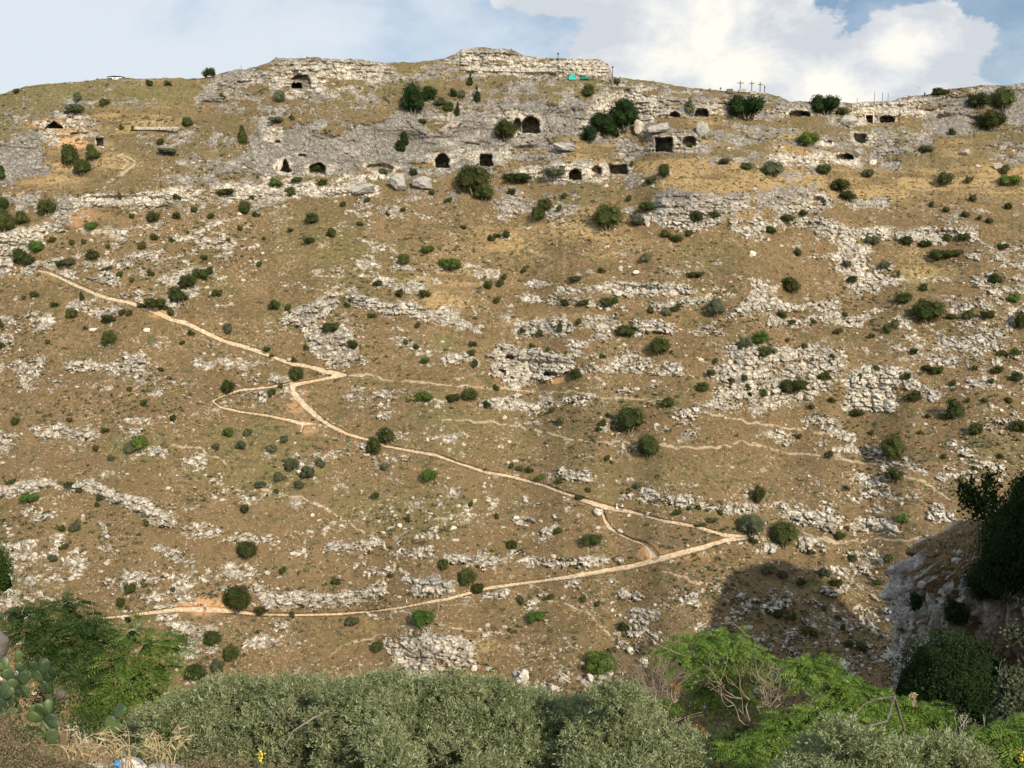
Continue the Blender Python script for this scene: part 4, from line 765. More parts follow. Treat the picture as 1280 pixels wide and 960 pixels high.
for b in BUSHES:
    if b[4] == 'deep' and b[2] < 14: place_bush(*b, label=None, cat='bush')
    else: place_bush(*b, label=EXTRA_LABEL.get((b[0], b[1])), cat='tree' if b[4] == 'deep' else 'bush')
# where two would share a label, say which by their order from the left or from the top
ORD = {2: ["%s of two", "%s of two"]}
def settle():
    for pas in range(2):
        for lab, L in list(LABELS.items()):
            if len(L) < 2: continue
            del LABELS[lab]
            if pas == 0:
                for it in L:
                    o, u, v, w, gw, size, form, colr = it
                    r1 = relation(u, v); n1 = r1[r1.index('the '):]
                    LABELS.setdefault("%s %s %s bush %s, %s" % (size, form, colr, gw, relation(u, v, (n1,))), []).append(it)
            else:
                L.sort(key=lambda t: t[1])
                nm = {2: ["left of two", "right of two"], 3: ["left of three", "middle of three", "right of three"], 4: ["leftmost of four", "second of four", "third of four", "rightmost of four"]}.get(len(L), ["%s of several" % q for q in ("leftmost", "second", "third", "fourth", "fifth", "sixth", "seventh")])
                for k, it in enumerate(L): LABELS["%s, %s" % (lab.replace(' on dry grass', '').replace(' round ', ' ').replace(' low ', ' ').replace(' among pale stones', '').replace(' at the trail edge', '').replace(' on bare rock', '').replace(' on golden grass', '').replace(' on greener ground', ''), nm[k])] = [it]
settle(); small_shrubs()
for lab, L in LABELS.items():
    for it in L: it[0]['label'] = lab
# ------------------------------------------------------------------ loose stones and low tufts nobody could count
core_rock = rock; Hc, Wc = YG.shape
def pick(n, weight, seed):
    r = np.random.default_rng(seed); w = weight.copy(); w[:, (ug < -30) | (ug > 1310)] *= .0; p = w.ravel(); c = np.cumsum(p); c /= c[-1]
    k = np.searchsorted(c, r.random(n)); return core.reshape(-1, 3)[k], k, r
def scatter(name, n, weight, seed, base, basef, smin, smax, flat_, mat, kind_lbl, lift=0.0, pw=2.5):
    P, k, r = pick(n, weight, seed)
    s = smin + (smax-smin)*r.random(n)**pw; a = r.random(n)*6.28; nb = len(base[0])
    var = r.integers(0, len(base), n); B = np.array(base)[var]
    ca, sa = np.cos(a)[:, None], np.sin(a)[:, None]
    X = (B[:, :, 0]*ca - B[:, :, 1]*sa)*s[:, None]*r.uniform(.8, 1.4, n)[:, None]; Y = (B[:, :, 0]*sa + B[:, :, 1]*ca)*s[:, None]; Zc = B[:, :, 2]*s[:, None]*flat_
    V = np.stack([X + P[:, :1], Y + P[:, 1:2] , Zc + P[:, 2:3] + lift*s[:, None]], -1).reshape(-1, 3)
    F_ = (basef[None] + (np.arange(n)*nb)[:, None, None]).reshape(-1, basef.shape[1])
    o = mesh_np(name, V, F_, mat, False); tag(o, kind_lbl[0], kind_lbl[1], kind='stuff'); return o
stones_b = [ICO1*(1 + .28*np.random.default_rng(i).normal(size=(len(ICO1), 1)))*[1, .8, .85] for i in range(6)]
Rm = samp(R, Um, Vg); offtrail = (1-trl)**4
scatter('loose_stones', 6500, (.02 + Rm*(1-core_rock)*2.2 + .5*samp(sstep(.45, .62, Rmed), Um, Vg))*offtrail*(1-cav)*sstep(105, 240, Vg+0*Ug), 3, stones_b, ICO1F, .10, .70, .8, M['rock'], ('pale loose stones and broken blocks strewn over the far slope', 'stones'), .1, 5)
def tuftbase(seed, n=10):
    r = np.random.default_rng(seed); d = rdir(n, r); d[:, 2] = np.abs(d[:, 2]); P = d*[.8, .8, .75]*r.uniform(.6, 1, (n, 1)); V, F_ = quads_from(P, d+.5*r.normal(size=(n, 3)), rdir(n, r), .85, .62); return V, F_
tb = [tuftbase(i)[0] for i in range(6)]; tf = tuftbase(0)[1]
tw = (.05 + 1.0*sstep(.55, .75, fbm(Xw/20, Sw/10, 4, 140)) + 1.2*Rm*(Rm < .8))*offtrail*(1-cav)
scatter('low_scrub', 2600, tw*sstep(100, 300, Vg+0*Ug), 5, tb, tf, .22, .8, .8, M['dark'], ('low dark scrub tufts dotted over the far slope', 'scrub'), .0, 3)
scatter('dry_tufts', 9000, tw*(1-core_rock), 6, tb, tf, .2, .8, .8, M['grey'], ('small grey-green herb tufts dotted over the far slope', 'scrub'), .0, 2.5)
k_ = MT('straw_grass', .95, .1); k_.col(k_.mix(k_.map(k_.noise(.3, 4, .6), .4, .6), (.16, .115, .058), (.34, .25, .13))); M['straw'] = k_.m
scatter('straw_tufts', 30000, (.4 + samp(GO, Um, Vg))*offtrail*(1-core_rock)*(1-cav), 8, tb, tf, .15, .55, .9, M['straw'], ('straw-coloured dry grass tussocks covering the far slope', 'grass'), .0, 2)
# ------------------------------------------------------------------ boulders
ICO4, ICO4F = ico(4)
def boulder(u, v, w, h, mat, label, seed, tilt=0.0, name='boulder'):
    P = surf(u, v+h*.42); px = P.y/F_PX; r = np.random.default_rng(seed)
    V = ICO4.copy(); x, y, z = V.T
    n = fbm(x*1.3+seed, y*1.3+z*1.7, 4, seed)-.5
    n2 = fbm(x*4+seed, y*4+z*5, 4, seed+50, .6)-.5
    V = V*(1 + .9*n[:, None]); V = np.sign(V)*np.abs(V)**.82
    pl = rdir(9, r)
    for p in pl: d = V@p; V -= np.maximum(d-.70, 0)[:, None]*p*.9
    V = V*(1 + .38*n2[:, None])
    V *= np.array([w*px/2, w*px/2*.8, h*px/2*1.05]); c, s_ = math.cos(math.radians(tilt)), math.sin(math.radians(tilt))
    V = np.stack([V[:, 0]*c - V[:, 2]*s_, V[:, 1], V[:, 0]*s_ + V[:, 2]*c], -1)
    o = mesh_np(name, V, ICO4F, M[mat], False); o.location = (P.x, P.y - w*px*.15, P.z + h*px*.36); tag(o, label, 'boulder', 'boulders on the far slope'); return o
for a in [(747,638.5,13,9,'whiterock','white rounded boulder just below the trail where the link path leaves',1,-4),(455,236,27,12,'greyrock','flat grey slab leaning left, below the cliff beside two bigger boulders',2,14),(499,228,22,20,'greyrock','tall grey boulder, left of a pair under the grey cliff',3,18),(528,227,24,18,'greyrock','rounded grey boulder, right of a pair under the grey cliff',4,0),
  (877,163,16,20,'greyrock','big rounded grey boulder right of the shallow small cave',5,-10),(797,159,12,16,'rock','pale pointed boulder at the foot of the largest dark tree',6,8),(705,184,28,10,'greyrock','low grey rock hump in golden grass below the cream cliff',7,-8),(1056,150,24,13,'greyrock','slanted grey slab left of the carved doorway',8,20),
  (823,160,26,12,'greyrock','wedge-shaped grey rock under the small skyline caves',9,16),(762,838,11,13,'whiterock','upright white block right of the bright green low tree',10,0),(738,846,9,12,'whiterock','white block left of the bright green low tree trunk',11,5),(809,277,7,13,'rock','standing pale stone left of the crag under the golden terrace',12,0),
  (500,656,7,6,'whiterock','small white stone alone on the slope below the green bush',13,0),(567,659,8,6,'whiterock','small white stone near the thin white ledges',14,0),(391,643,7,5,'whiterock','small white stone on the faint path below the scree',15,0),(795,340,9,6,'whiterock','white stone alone in golden grass above the central ledges',16,0),(941,317,10,8,'whiterock','pale stone alone on dry grass left of the right-hand crags',17,0),
  (184,412,8,6,'whiterock','white stone just below the upper trail on the left',18,0),(117,412,9,5,'whiterock','flat white stone near the lone round bush on the left',19,0),(1206,190,14,7,'rock','pale stone lying in orange grass at the upper right',20,0),(1091,203,9,7,'whiterock','white block below the dark slot cave on the right',21,0),(1070,190,14,10,'greyrock','rounded grey boulder at the right end of the white shelf',22,0),
  (655,842,13,15,'whiterock','cluster-like white block above the middle olive tree',23,0),(640,860,10,9,'whiterock','low white block left of the cluster above the middle olive tree',24,0),(593,834,10,8,'whiterock','round white stone right of the white outcrop behind the olives',25,0),(563,814,6,5,'whiterock','small round white stone above the white outcrop',26,0),
  (788,812,15,7,'whiterock','long tilted white block below the white patch near the bare tree',27,-24),(806,826,10,7,'whiterock','white block lowest in the row by the bare tree',28,-10),(695,861,9,7,'whiterock','white stone beside the dark small bush above the olives',29,0),(1246,207,12,9,'rock','pale boulder left of the bright green mat at the far right',30,0)]:
    boulder(*a)
# ------------------------------------------------------------------ small built things
def box_mesh(b, cx, cy, cz, sx, sy, sz, bev=0.0, rot=0.0):
    m = Matrix.Translation((cx, cy, cz)) @ Matrix.Rotation(rot, 4, 'Z') @ Matrix.Diagonal((sx, sy, sz, 1))
    r = bmesh.ops.create_cube(b, size=1.0, matrix=m)
    if bev: bmesh.ops.bevel(b, geom=list({e for v in r['verts'] for e in v.link_edges}), offset=bev, segments=2, affect='EDGES')
def bm_obj(name, b, mat, parent=None, smooth=False):
    me = bpy.data.meshes.new(name); b.to_mesh(me); b.free(); me.materials.append(mat)
    if smooth: me.polygons.foreach_set('use_smooth', [True]*len(me.polygons))
    o = bpy.data.objects.new(name, me); C.objects.link(o)
    if parent: o.parent = parent
    return o
def tube_np(pts, rad, seg=6):
    pts = np.asarray(pts, float); rad = np.broadcast_to(rad, len(pts)); n = len(pts)
    t = np.gradient(pts, axis=0); t /= np.linalg.norm(t, axis=1, keepdims=True)+1e-9
    ref = np.where(np.abs(t[:, 2:3]) > .9, [[1., 0, 0]], [[0, 0, 1.]]); a = np.cross(t, ref); a /= np.linalg.norm(a, axis=1, keepdims=True)+1e-9; b = np.cross(t, a)
    th = np.arange(seg)/seg*2*math.pi
    V = pts[:, None] + rad[:, None, None]*(a[:, None]*np.cos(th)[None, :, None] + b[:, None]*np.sin(th)[None, :, None]); V = V.reshape(-1, 3)
    i = np.arange(n-1)[:, None]*seg; j = np.arange(seg)[None]; k = (j+1) % seg
    Fq = np.stack([i+j, i+k, i+seg+k, i+seg+j], -1).reshape(-1, 4)
    return V, Fq
def merge(parts):
    Vs = []; Fs = []; off = 0
    for V, Fq in parts: Vs.append(V); Fs.append(Fq+off); off += len(V)
    return np.concatenate(Vs), np.concatenate(Fs)
M['wood'] = flat('weathered_wood', (.13, .10, .075), .8); M['iron'] = flat('dark_iron', (.05, .05, .052), .55, .1, 8, .5, .3); M['stoneblock'] = rockmat('cut_stone', (.34, .31, .26), (.46, .42, .35), (.22, .2, .17), 1.5)
M['galv'] = flat('grey_metal_post', (.22, .24, .27), .5, .1, 8, .5, .4)
def cross(u, vt, vb, arm, label, turn=0.0):
    P = surf(u, vb); px = P.y/F_PX; H = (vb-vt)*px; A = arm*px
    e = empty('wooden_cross', (P.x, P.y, P.z-.15)); e.rotation_euler[2] = turn
    b = bmesh.new(); box_mesh(b, 0, 0, H/2, .26, .24, H+.1, .03); bm_obj('upright', b, M['wood'], e)
    b = bmesh.new(); box_mesh(b, 0, -.13, H*.80, A, .16, .24, .03); bm_obj('crossbar', b, M['wood'], e)
    b = bmesh.new(); box_mesh(b, 0, 0, .25, .9, .9, .6, .06); bm_obj('base', b, M['stoneblock'], e)
    tag(e, label, 'cross', 'crosses standing on the skyline')
cross(925.3,101,114.5,8,'tall wooden cross on the skyline, leftmost of the four'); cross(939.5,101.6,116,7,'tall wooden cross on the skyline, second from left'); cross(950,103,117,6,'wooden cross on the skyline, third from left'); cross(955.6,106.5,118,6,'smallest wooden cross, rightmost, seen nearly edge-on', 1.25)
def stone_block(u, v, w, h, label, mat='stoneblock', name='stone_block', cat='stone block'):
    P = surf(u, v+h/2); px = P.y/F_PX; b = bmesh.new()
    box_mesh(b, 0, 0, h*px/2, w*px, w*px*.7, h*px, .12); box_mesh(b, w*px*.1, -.1, h*px*.92, w*px*.7, w*px*.6, h*px*.2, .08)
    o = bm_obj(name, b, M[mat]); o.location = (P.x, P.y-.2, P.z-.1); tag(o, label, cat); return o
M['greenbox'] = flat('dark_green_paint', (.07, .10, .075), .6)
stone_block(927.5,113.5,9,4,'low stone plinth beside the leftmost cross'); stone_block(941,116,8,4,'low stone plinth at the foot of the second cross'); stone_block(912,113.8,7.5,5,'dark green hut-like box on the skyline left of the crosses','greenbox','storage_box','box'); stone_block(952,121,7,4,'dark teal box lying below the third cross','greenbox','storage_box','box')
def post(u, vt, vb, r, mat, label, name='metal_post', top=None, cat='post', group=None):
    P = surf(u, vb); px = P.y/F_PX; H = (vb-vt)*px; e = empty(name, (P.x, P.y, P.z-.1))
    V, Fq = tube_np([(0, 0, 0), (0, 0, H*.5), (0, 0, H)], [r, r, r*.85], 8); mesh_np('pole', V, Fq, M[mat], True, e)
    if top == 'lamp':
        V, Fq = tube_np([(0, 0, H-.1), (0, 0, H), (0, 0, H+.3), (0, 0, H+.42), (0, 0, H+.5)], [.08, .26, .34, .22, .02], 10); mesh_np('lamp_head', V, Fq, M['iron'], True, e)
    elif top == 'cap':
        V, Fq = tube_np([(0, 0, H-.02), (0, 0, H+.08), (0, 0, H+.16)], [r*1.5, r*1.5, .01], 8); mesh_np('cap', V, Fq, M[mat], True, e)
    elif top == 'sign':
        b = bmesh.new(); box_mesh(b, 0, -.08, H-.35, .55, .05, .6, .01); bm_obj('sign_plate', b, M[mat], e)
    V, Fq = tube_np([(0, 0, 0), (0, 0, .2), (0, 0, .22)], [r*2.6, r*2.4, r], 8); mesh_np('foot', V, Fq, M[mat], True, e)
    tag(e, label, cat, group)
post(1093,116,130,.13,'galv','thin grey post on the skyline, leftmost of three',top='cap',group='three tall posts on the skyline'); post(1103,116.5,130,.15,'galv','thin grey post on the skyline, middle of three',top='cap',group='three tall posts on the skyline'); post(1110,117.5,129,.12,'galv','thin grey post on the skyline, rightmost of three',top='cap',group='three tall posts on the skyline')
post(697.6,68,76,.09,'iron','small round-headed lamp post on the crag top','lamp_post','lamp','lamp post'); post(765.6,83,97.5,.10,'iron','dark signpost at the right end of the crag','sign_post','sign','signpost'); post(301.5,82,87.5,.06,'iron','tiny thin post on the left ridge','metal_post','cap'); post(900.6,109,115.5,.07,'iron','short thin post with plate left of the green box','sign_post','sign','signpost'); post(1071.5,123,129.5,.07,'iron','short thin post left of the three tall posts','metal_post','cap')
# turquoise tarpaulins
def tarp(u, v, w, h, col, label):
    P = surf(u, v); px = P.y/F_PX; W = w*px; H = h*px; n = 14
    gx, gz = np.meshgrid(np.linspace(-.5, .5, n), np.linspace(0, 1, n)); 
    y = -.5 - .9*(1-gz)**1.3 + .18*np.sin(gx*17+gz*3) + .3*(fbm(gx*4+u, gz*4, 3, 7)-.5); z = gz*H + .12*np.cos(gx*14) - H*.25*np.abs(gx)*2*(gz > .6)
    V = np.stack([gx*W*(1-.25*gz), y, z], -1).reshape(-1, 3); i = np.arange(n*n).reshape(n, n)
    Fq = np.stack([i[:-1, :-1], i[:-1, 1:], i[1:, 1:], i[1:, :-1]], -1).reshape(-1, 4)
    M['tarp'+label[:4]] = flat('tarpaulin', col, .5); e = empty('tarpaulin', (P.x, P.y, P.z-H*.45)); o = mesh_np('sheet', V, Fq, M['tarp'+label[:4]], True, e)
    so = o.modifiers.new('thick', 'SOLIDIFY'); so.thickness = .05
    T1, F1 = merge([tube_np([(s*W*.36, -.2, -.3), (s*W*.34, -.3, H*.95)], .05) for s in (-1, 1)]); mesh_np('support_poles', T1, F1, M['iron'], True, e)
    tag(e, label, 'tarpaulin')
tarp(715,97,9,7.5,(.02,.42,.34),'bright turquoise tarpaulin on the ledge under the crag top'); tarp(731,97.5,12,4.5,(.02,.15,.10),'dull green tarpaulin right of the turquoise one')
# white shelter with a thin dark roof on the left skyline
P = surf(142.5,99.5); px = P.y/F_PX; e = empty('white_shelter', (P.x, P.y+2, P.z)); W = 20*px
M['white'] = flat('white_paint', (.78,.78,.76), .6, .05); M['roofgrey'] = flat('dark_roof', (.12,.14,.17), .6)
b = bmesh.new(); box_mesh(b, 0, 0, .35, W*.82, 2.4, .9, .03); bm_obj('wall', b, M['white'], e)
V, Fq = tube_np([(x*W/2, 0, .98 + .25*(1-x*x)) for x in np.linspace(-1, 1, 13)], .11, 6); V[:, 1] *= 12; mesh_np('roof', V, Fq, M['roofgrey'], True, e)
b = bmesh.new(); [box_mesh(b, x*W*.3, -1.22, .5, .5, .05, .35) for x in (-1, 0, 1)]; bm_obj('window', b, M['roofgrey'], e)
tag(e, 'long low white shelter with a thin dark curved roof on the left skyline', 'shelter')
# carved doorway of the rock church
P = at(1086.5,148.5,surfY(1078,146)-.25); px = P.y/F_PX; e = empty('carved_doorway', P); M['cutrock'] = rockmat('carved_cream_stone', (.56,.48,.36), (.70,.62,.48), (.45,.38,.28), 2)
b = bmesh.new(); [box_mesh(b, s*5.2*px, -.1, -.3*px, .35, .5, 10*px, .04) for s in (-1, 1)]; bm_obj('jamb', b, M['cutrock'], e)
V, Fq = tube_np([(5.2*px*math.cos(a), -.1, 4.7*px + 4.6*px*math.sin(a)) for a in np.linspace(0, math.pi, 17)], .2, 6); mesh_np('arch', V, Fq, M['cutrock'], True, e)
b = bmesh.new(); box_mesh(b, 0, -.1, 5.2*px, 11*px, .4, .35, .04); bm_obj('lintel', b, M['cutrock'], e)
tag(e, 'small doorway with carved arch cut into the cream cliff at upper right', 'doorway')
# dry-stone wall above the golden patch
def stone_wall(u0, u1, v, h, label):
    r = random.Random(4); b = bmesh.new(); Ps = [surf(u, v+h/2) for u in np.linspace(u0, u1, 24)]; yb = min(p.y for p in Ps)-.4
    for p in Ps:
        px = yb/F_PX; q = at(u0, v, yb); step = (u1-u0)/23*px
        for k in range(2): box_mesh(b, p.x*yb/p.y + r.uniform(-.1, .1), yb + r.uniform(-.15, .15), at(0, v+h/2, yb).z + (k+.5)*h*px/2, step*r.uniform(.8, 1.02), .8, h*px/2*r.uniform(.85, 1), .05, r.uniform(-.1, .1))
    o = bm_obj('stone_wall', b, M['rock']); tag(o, label, 'stone wall')
stone_wall(168,222,160.5,3.6,'low dry-stone wall below the upper left golden patch')
# ------------------------------------------------------------------ birds
M['birdblack'] = flat('black_feathers', (.02,.016,.014), .6)
def bird(u, v, Y, span, label, roll):
    b = []; 
    V, Fq = tube_np([(0, -.32*span, 0), (0, -.24*span, .01), (0, -.05*span, .0), (0, .14*span, 0), (0, .3*span, 0)], np.array([.01, .05, .085, .05, .015])*span, 8)
    e = empty('flying_bird', at(u, v, Y)); e.rotation_euler = (0.35, roll, math.radians(35)); mesh_np('body', V, Fq, M['birdblack'], True, e)
    for s in (-1, 1):
        xs = np.linspace(0, 1, 9); W = []
        for x in xs: c = .20*span*(1-x**2*.75); W += [(s*x*span*.5, -c*.5+.10*span*x*x, .05*span*math.sin(x*2.4)), (s*x*span*.5, c*.5+.14*span*x*x, .05*span*math.sin(x*2.4))]
        i = np.arange(8)*2; o = mesh_np('wing', np.array(W), np.stack([i, i+2, i+3, i+1], -1), M['birdblack'], True, e); o.modifiers.new('t', 'SOLIDIFY').thickness = .012*span
    Tl = np.array([(-.02*span, .26*span, 0), (.02*span, .26*span, 0), (.08*span, .46*span, 0), (0, .42*span, .01*span), (-.08*span, .46*span, 0)]); o = mesh_np('tail', Tl, np.array([[0, 1, 2, 3], [0, 3, 4, 0]])[:1], M['birdblack'], True, e); o.modifiers.new('t', 'SOLIDIFY').thickness = .01*span
    tag(e, label, 'bird')
bird(920.5,544.5,110,.85,'black bird soaring above the gorge in front of the slope',-.5); bird(1149,110,300,.9,'tiny distant bird in the sky right of the posts',.1)
# ------------------------------------------------------------------ people
M['skin'] = flat('skin', (.42,.26,.18), .6); M['hair'] = flat('dark_hair', (.03,.022,.018), .7)
def cloth(n, c):
    if n not in M: M[n] = flat(n, c, .9)
    return M[n]
def person(u, vf, Hpx, label, top, bottom, pose='stand', head=None, yaw=0.0, dy=0.0, dress=False, pack=None, group=None):
    P = surf(u, vf); Y = P.y + dy; P = at(u, vf, Y) if dy else P; H = max(Hpx*Y/F_PX, 1.25); k = H/1.72
    e = empty('person', (P.x, P.y-.15, P.z+.04)); e.rotation_euler[2] = yaw; e.scale = (k, k, k)
    st = {'stand': .0, 'walk': .28, 'sit': 0}[pose]
    J = {'pel': (0, 0, .95), 'wst': (0, .01, 1.10), 'chs': (0, 0, 1.30), 'nck': (0, 0, 1.47), 'hd0': (0, -.015, 1.55), 'hd1': (0, -.02, 1.68)}
    for s, n in ((-1, 'l'), (1, 'r')):
        J['sh'+n] = (s*.18, 0, 1.40); J['el'+n] = (s*.25, .03-s*st*.3, 1.13); J['wr'+n] = (s*.24, -.07-s*st*.7, .90); J['ha'+n] = (s*.235, -.10-s*st*.75, .80)
        J['hp'+n] = (s*.09, 0, .90); J['kn'+n] = (s*.10, -.03+s*st*.55-(.05 if st else 0), .49); J['an'+n] = (s*.10, .02+s*st*1.1, .08); J['to'+n] = (s*.11, -.16+s*st*1.1, .035)
    names = list(J); E = [('pel','wst'),('wst','chs'),('chs','nck'),('nck','hd0'),('hd0','hd1')]
    for n in 'lr': E += [('chs','sh'+n),('sh'+n,'el'+n),('el'+n,'wr'+n),('wr'+n,'ha'+n),('pel','hp'+n),('hp'+n,'kn'+n),('kn'+n,'an'+n),('an'+n,'to'+n)]
    rad = {'pel': .13, 'wst': .115, 'chs': .14, 'nck': .055, 'hd0': .085, 'hd1': .095, 'sh': .065, 'el': .042, 'wr': .030, 'ha': .038, 'hp': .095, 'kn': .058, 'an': .040, 'to': .035}
    me = bpy.data.meshes.new('body'); me.from_pydata([J[n] for n in names], [(names.index(a), names.index(b)) for a, b in E], []); me.materials.append(M['skin'])
    o = bpy.data.objects.new('body', me); C.objects.link(o); o.parent = e; sk = o.modifiers.new('skin', 'SKIN'); o.modifiers.new('sub', 'SUBSURF').levels = 1; o.modifiers[-1].render_levels = 1
    for i, n in enumerate(names): q = rad.get(n) or rad[n[:2]]; me.skin_vertices[0].data[i].radius = (q, q)
    me.skin_vertices[0].data[0].use_root = True
    g = lambda n, f=1: J[n]
    if dress:
        V, Fq = tube_np([(0, 0, .12), (0, 0, .5), (0, 0, .95), (0, 0, 1.12), (0, 0, 1.35), (0, 0, 1.44)], [.34, .25, .165, .14, .17, .08], 14); V[:, 1] *= .8; mesh_np('dress', V, Fq, top, True, e)
    else:
        V, Fq = merge([tube_np([(0, 0, .86), (0, 0, 1.0), (0, 0, 1.15), (0, 0, 1.32), (0, 0, 1.42), (0, 0, 1.47)], [.165, .165, .155, .18, .15, .07], 12)] + [tube_np([J['sh'+n], ((J['sh'+n][0]+J['el'+n][0])/2, (J['sh'+n][1]+J['el'+n][1])/2, 1.26), J['el'+n]], [.085, .065, .055], 8) for n in 'lr']); V[:, 1] *= .85; mesh_np('shirt', V, Fq, top, True, e)
        V, Fq = merge([tube_np([(0, 0, 1.0), (0, 0, .9), (0, 0, .82)], [.155, .17, .12], 12)] + [tube_np([J['hp'+n], J['kn'+n], (J['an'+n][0], J['an'+n][1], .12)], [.115, .08, .065], 8) for n in 'lr']); mesh_np('trousers', V, Fq, bottom, True, e)
    V = ICO2*[.105, .115, .125] + [0, .0, 1.665]; V[:, 1] += .02*(V[:, 1] > 0); V = V*1.0; keep = V
    mesh_np('hair', V, ICO2F[(V[ICO2F][:, :, 2].mean(1) > 1.64) | (V[ICO2F][:, :, 1].mean(1) > .02)], head or M['hair'], True, e)
    if pack: b = bmesh.new(); box_mesh(b, 0, .2, 1.2, .3, .2, .42, .06); bm_obj('backpack', b, pack, e)
    tag(e, label, 'person', group); return e
wh = cloth('white_cloth', (.75,.74,.71)); bk = cloth('black_cloth', (.025,.025,.03)); rd = cloth('reddish_cloth', (.30,.12,.10)); bl = cloth('grey_blue_cloth', (.14,.16,.2)); lt = cloth('light_cloth', (.6,.55,.5))
person(771,636.8,9,'person in a long white dress on the middle trail',wh,wh,'stand',dress=True); person(777.6,638.6,9,'person in white top and black trousers on the middle trail',wh,bk,'walk',wh)
person(257,764.5,11.5,'person in pale top with dark pack on the orange bare patch',lt,rd,'walk',wh,pack=bk); person(488.6,759.5,9.5,'hiker in black on the lower trail, left of two',bk,bk,'walk',yaw=1.5); person(508.4,757.5,9,'hiker in white top on the lower trail, right of two',wh,bl,'walk',wh,yaw=1.5)
person(1155.6,121.8,6.5,'person in black standing alone on the right skyline',bk,bk); person(1132,125.3,5.5,'person in pale top on the skyline, left of a pair',lt,bl); person(1135.6,125.5,5,'person in dark clothes on the skyline, right of a pair',bl,bk,'walk')
person(887.4,115,5,'small dark figure on the skyline left of the crosses',bk,bk); person(555.3,208.4,6.5,'pale figure standing inside the left arched cave',wh,wh,dress=True,dy=-1.0)
# ------------------------------------------------------------------ near side of the gorge
gx = np.linspace(-75, 125, 300); gy = np.linspace(-45, 140, 300); GX, GY = np.meshgrid(gx, gy)
def nearz(x, y):
    x = np.asarray(x, float); y = np.asarray(y, float)
    z = np.interp(y, [-45, -6, 2, 6, 9, 12, 15, 20, 26, 34, 48, 70, 100, 140], [0, -1.2, -1.9, -3.9, -5.2, -6.3, -7.6, -11.0, -15.5, -23, -40, -66, -98, -116])
    z = z + .75*np.exp(-((x+6.5)/2.6)**2 - ((y-15)/4.0)**2)                                   # ledge with the prickly pears
    z = np.maximum(z, 15 - 22*(((x-55)/27)**2 + ((y-30)/27)**2))  # unseen mound, shaped to shade the headland and the dark tree
    z = np.maximum(z, -1.0 - ((y-2)/14.0)**2*3 - np.maximum(0, 26-x)*1.2 - 40*(y > 60))*1.0
    return z + .5*(fbm(x/3.1, y/3.1, 4, 201)-.5) + .12*(fbm(x/.6, y/.6, 3, 202)-.5)
gxa = np.concatenate([np.linspace(-75, -12, 60)[:-1], np.linspace(-12, 14, 240), np.linspace(14, 125, 110)[1:]]); gya = np.concatenate([np.linspace(-45, 4, 40)[:-1], np.linspace(4, 30, 240), np.linspace(30, 145, 110)[1:]])
GX, GY = np.meshgrid(gxa, gya); GZ = nearz(GX, GY); hh, ww = GX.shape; ii = np.arange(hh*ww).reshape(hh, ww)
def mat_near():
    k = MT('near_slope_soil', .95, .1); n = k.noise(3, 6, .7); n2 = k.noise(.5, 5, .6, seed=2); n3 = k.noise(9, 4, .7, seed=4)
    c = k.mix(k.map(n2, .38, .62), (.17, .125, .07), (.30, .235, .14)); c = k.mix(k.map(n, .5, .66), c, (.09, .085, .035)); c = k.mix(k.math('MULTIPLY', k.map(n3, .58, .68), .7), c, (.50, .42, .31)); k.col(c); k.bump(k.math('ADD', n, n3), .08, .9); return k.m
M['near'] = mat_near()
tag(mesh_np('near_slope', np.stack([GX, GY, GZ], -1).reshape(-1, 3), np.stack([ii[:-1, :-1], ii[:-1, 1:], ii[1:, 1:], ii[1:, :-1]], -1).reshape(-1, 4), M['near'], True), kind='structure')
xb = np.linspace(-900, 1300, 60); yb = np.linspace(60, 230, 20); BX, BY = np.meshgrid(xb, yb); BZ = -116 + 3*fbm(BX/9, BY/9, 3, 205); i2 = np.arange(BX.size).reshape(BX.shape)
tag(mesh_np('gorge_floor', np.stack([BX, BY, BZ], -1).reshape(-1, 3), np.stack([i2[:-1, :-1], i2[:-1, 1:], i2[1:, 1:], i2[1:, :-1]], -1).reshape(-1, 4), M['near'], True), kind='structure')

# rocky headland on the right, with an unseen rise behind it, shaped to shade the slope
hc = (78.0, 86.0); rxh, ryh = 46.0, 12.5
th = np.concatenate([np.linspace(-.7, -.25, 40)[:-1], np.linspace(-.25, .55, 620)[:-1], np.linspace(.55, .95*math.pi, 110)[:-1], np.linspace(.95*math.pi, 2*math.pi-.7, 50)[:-1]]); nth = len(th)   # angle measured from straight left towards the camera
lev = np.concatenate([np.linspace(0, .78, 60)[:-1], np.linspace(.78, 1.0, 120)[:-1], np.linspace(1.0, 1.4, 330)[:-1], np.linspace(1.4, 2.0, 60)])
TH, LV = np.meshgrid(th, lev)
rho = np.where(LV < 1, LV, 1 + .015*(LV-1) + .05*(LV-1)**2)
ca_, sa_ = np.cos(TH), np.sin(TH)
HX = hc[0] - rxh*rho*ca_; HY = hc[1] - ryh*rho*sa_*np.where(HX < 78, 1, 1.0)
ridge = np.interp(HX, [28, 31, 34, 38, 44, 55, 70, 84, 90, 95, 102, 115, 125, 130, 136, 150, 200], [-25, -23.2, -21.0, -19.6, -21.5, -21, -17, -9, -4, 2.5, 9.5, 15.5, 15.5, 14.5, 11, 1, -3])
droop = 1.8*np.clip(LV, 0, 1)**6 + .004*np.maximum(0, hc[1]-HY)**2
topz = ridge - droop - .055*np.abs(HY-90)
rimz = np.interp(hc[0]-rxh*np.cos(th)*1.0, [28, 31, 34, 38, 44, 55, 70, 84, 95, 115, 130, 200], [-25, -23.2, -21.0, -19.6, -21.5, -21, -17, -9, 2.5, 15.5, 12, -3]) - 1.8 - .055*np.abs(hc[1]-ryh*np.sin(th)-90) - .004*np.maximum(0, ryh*np.sin(th))**2
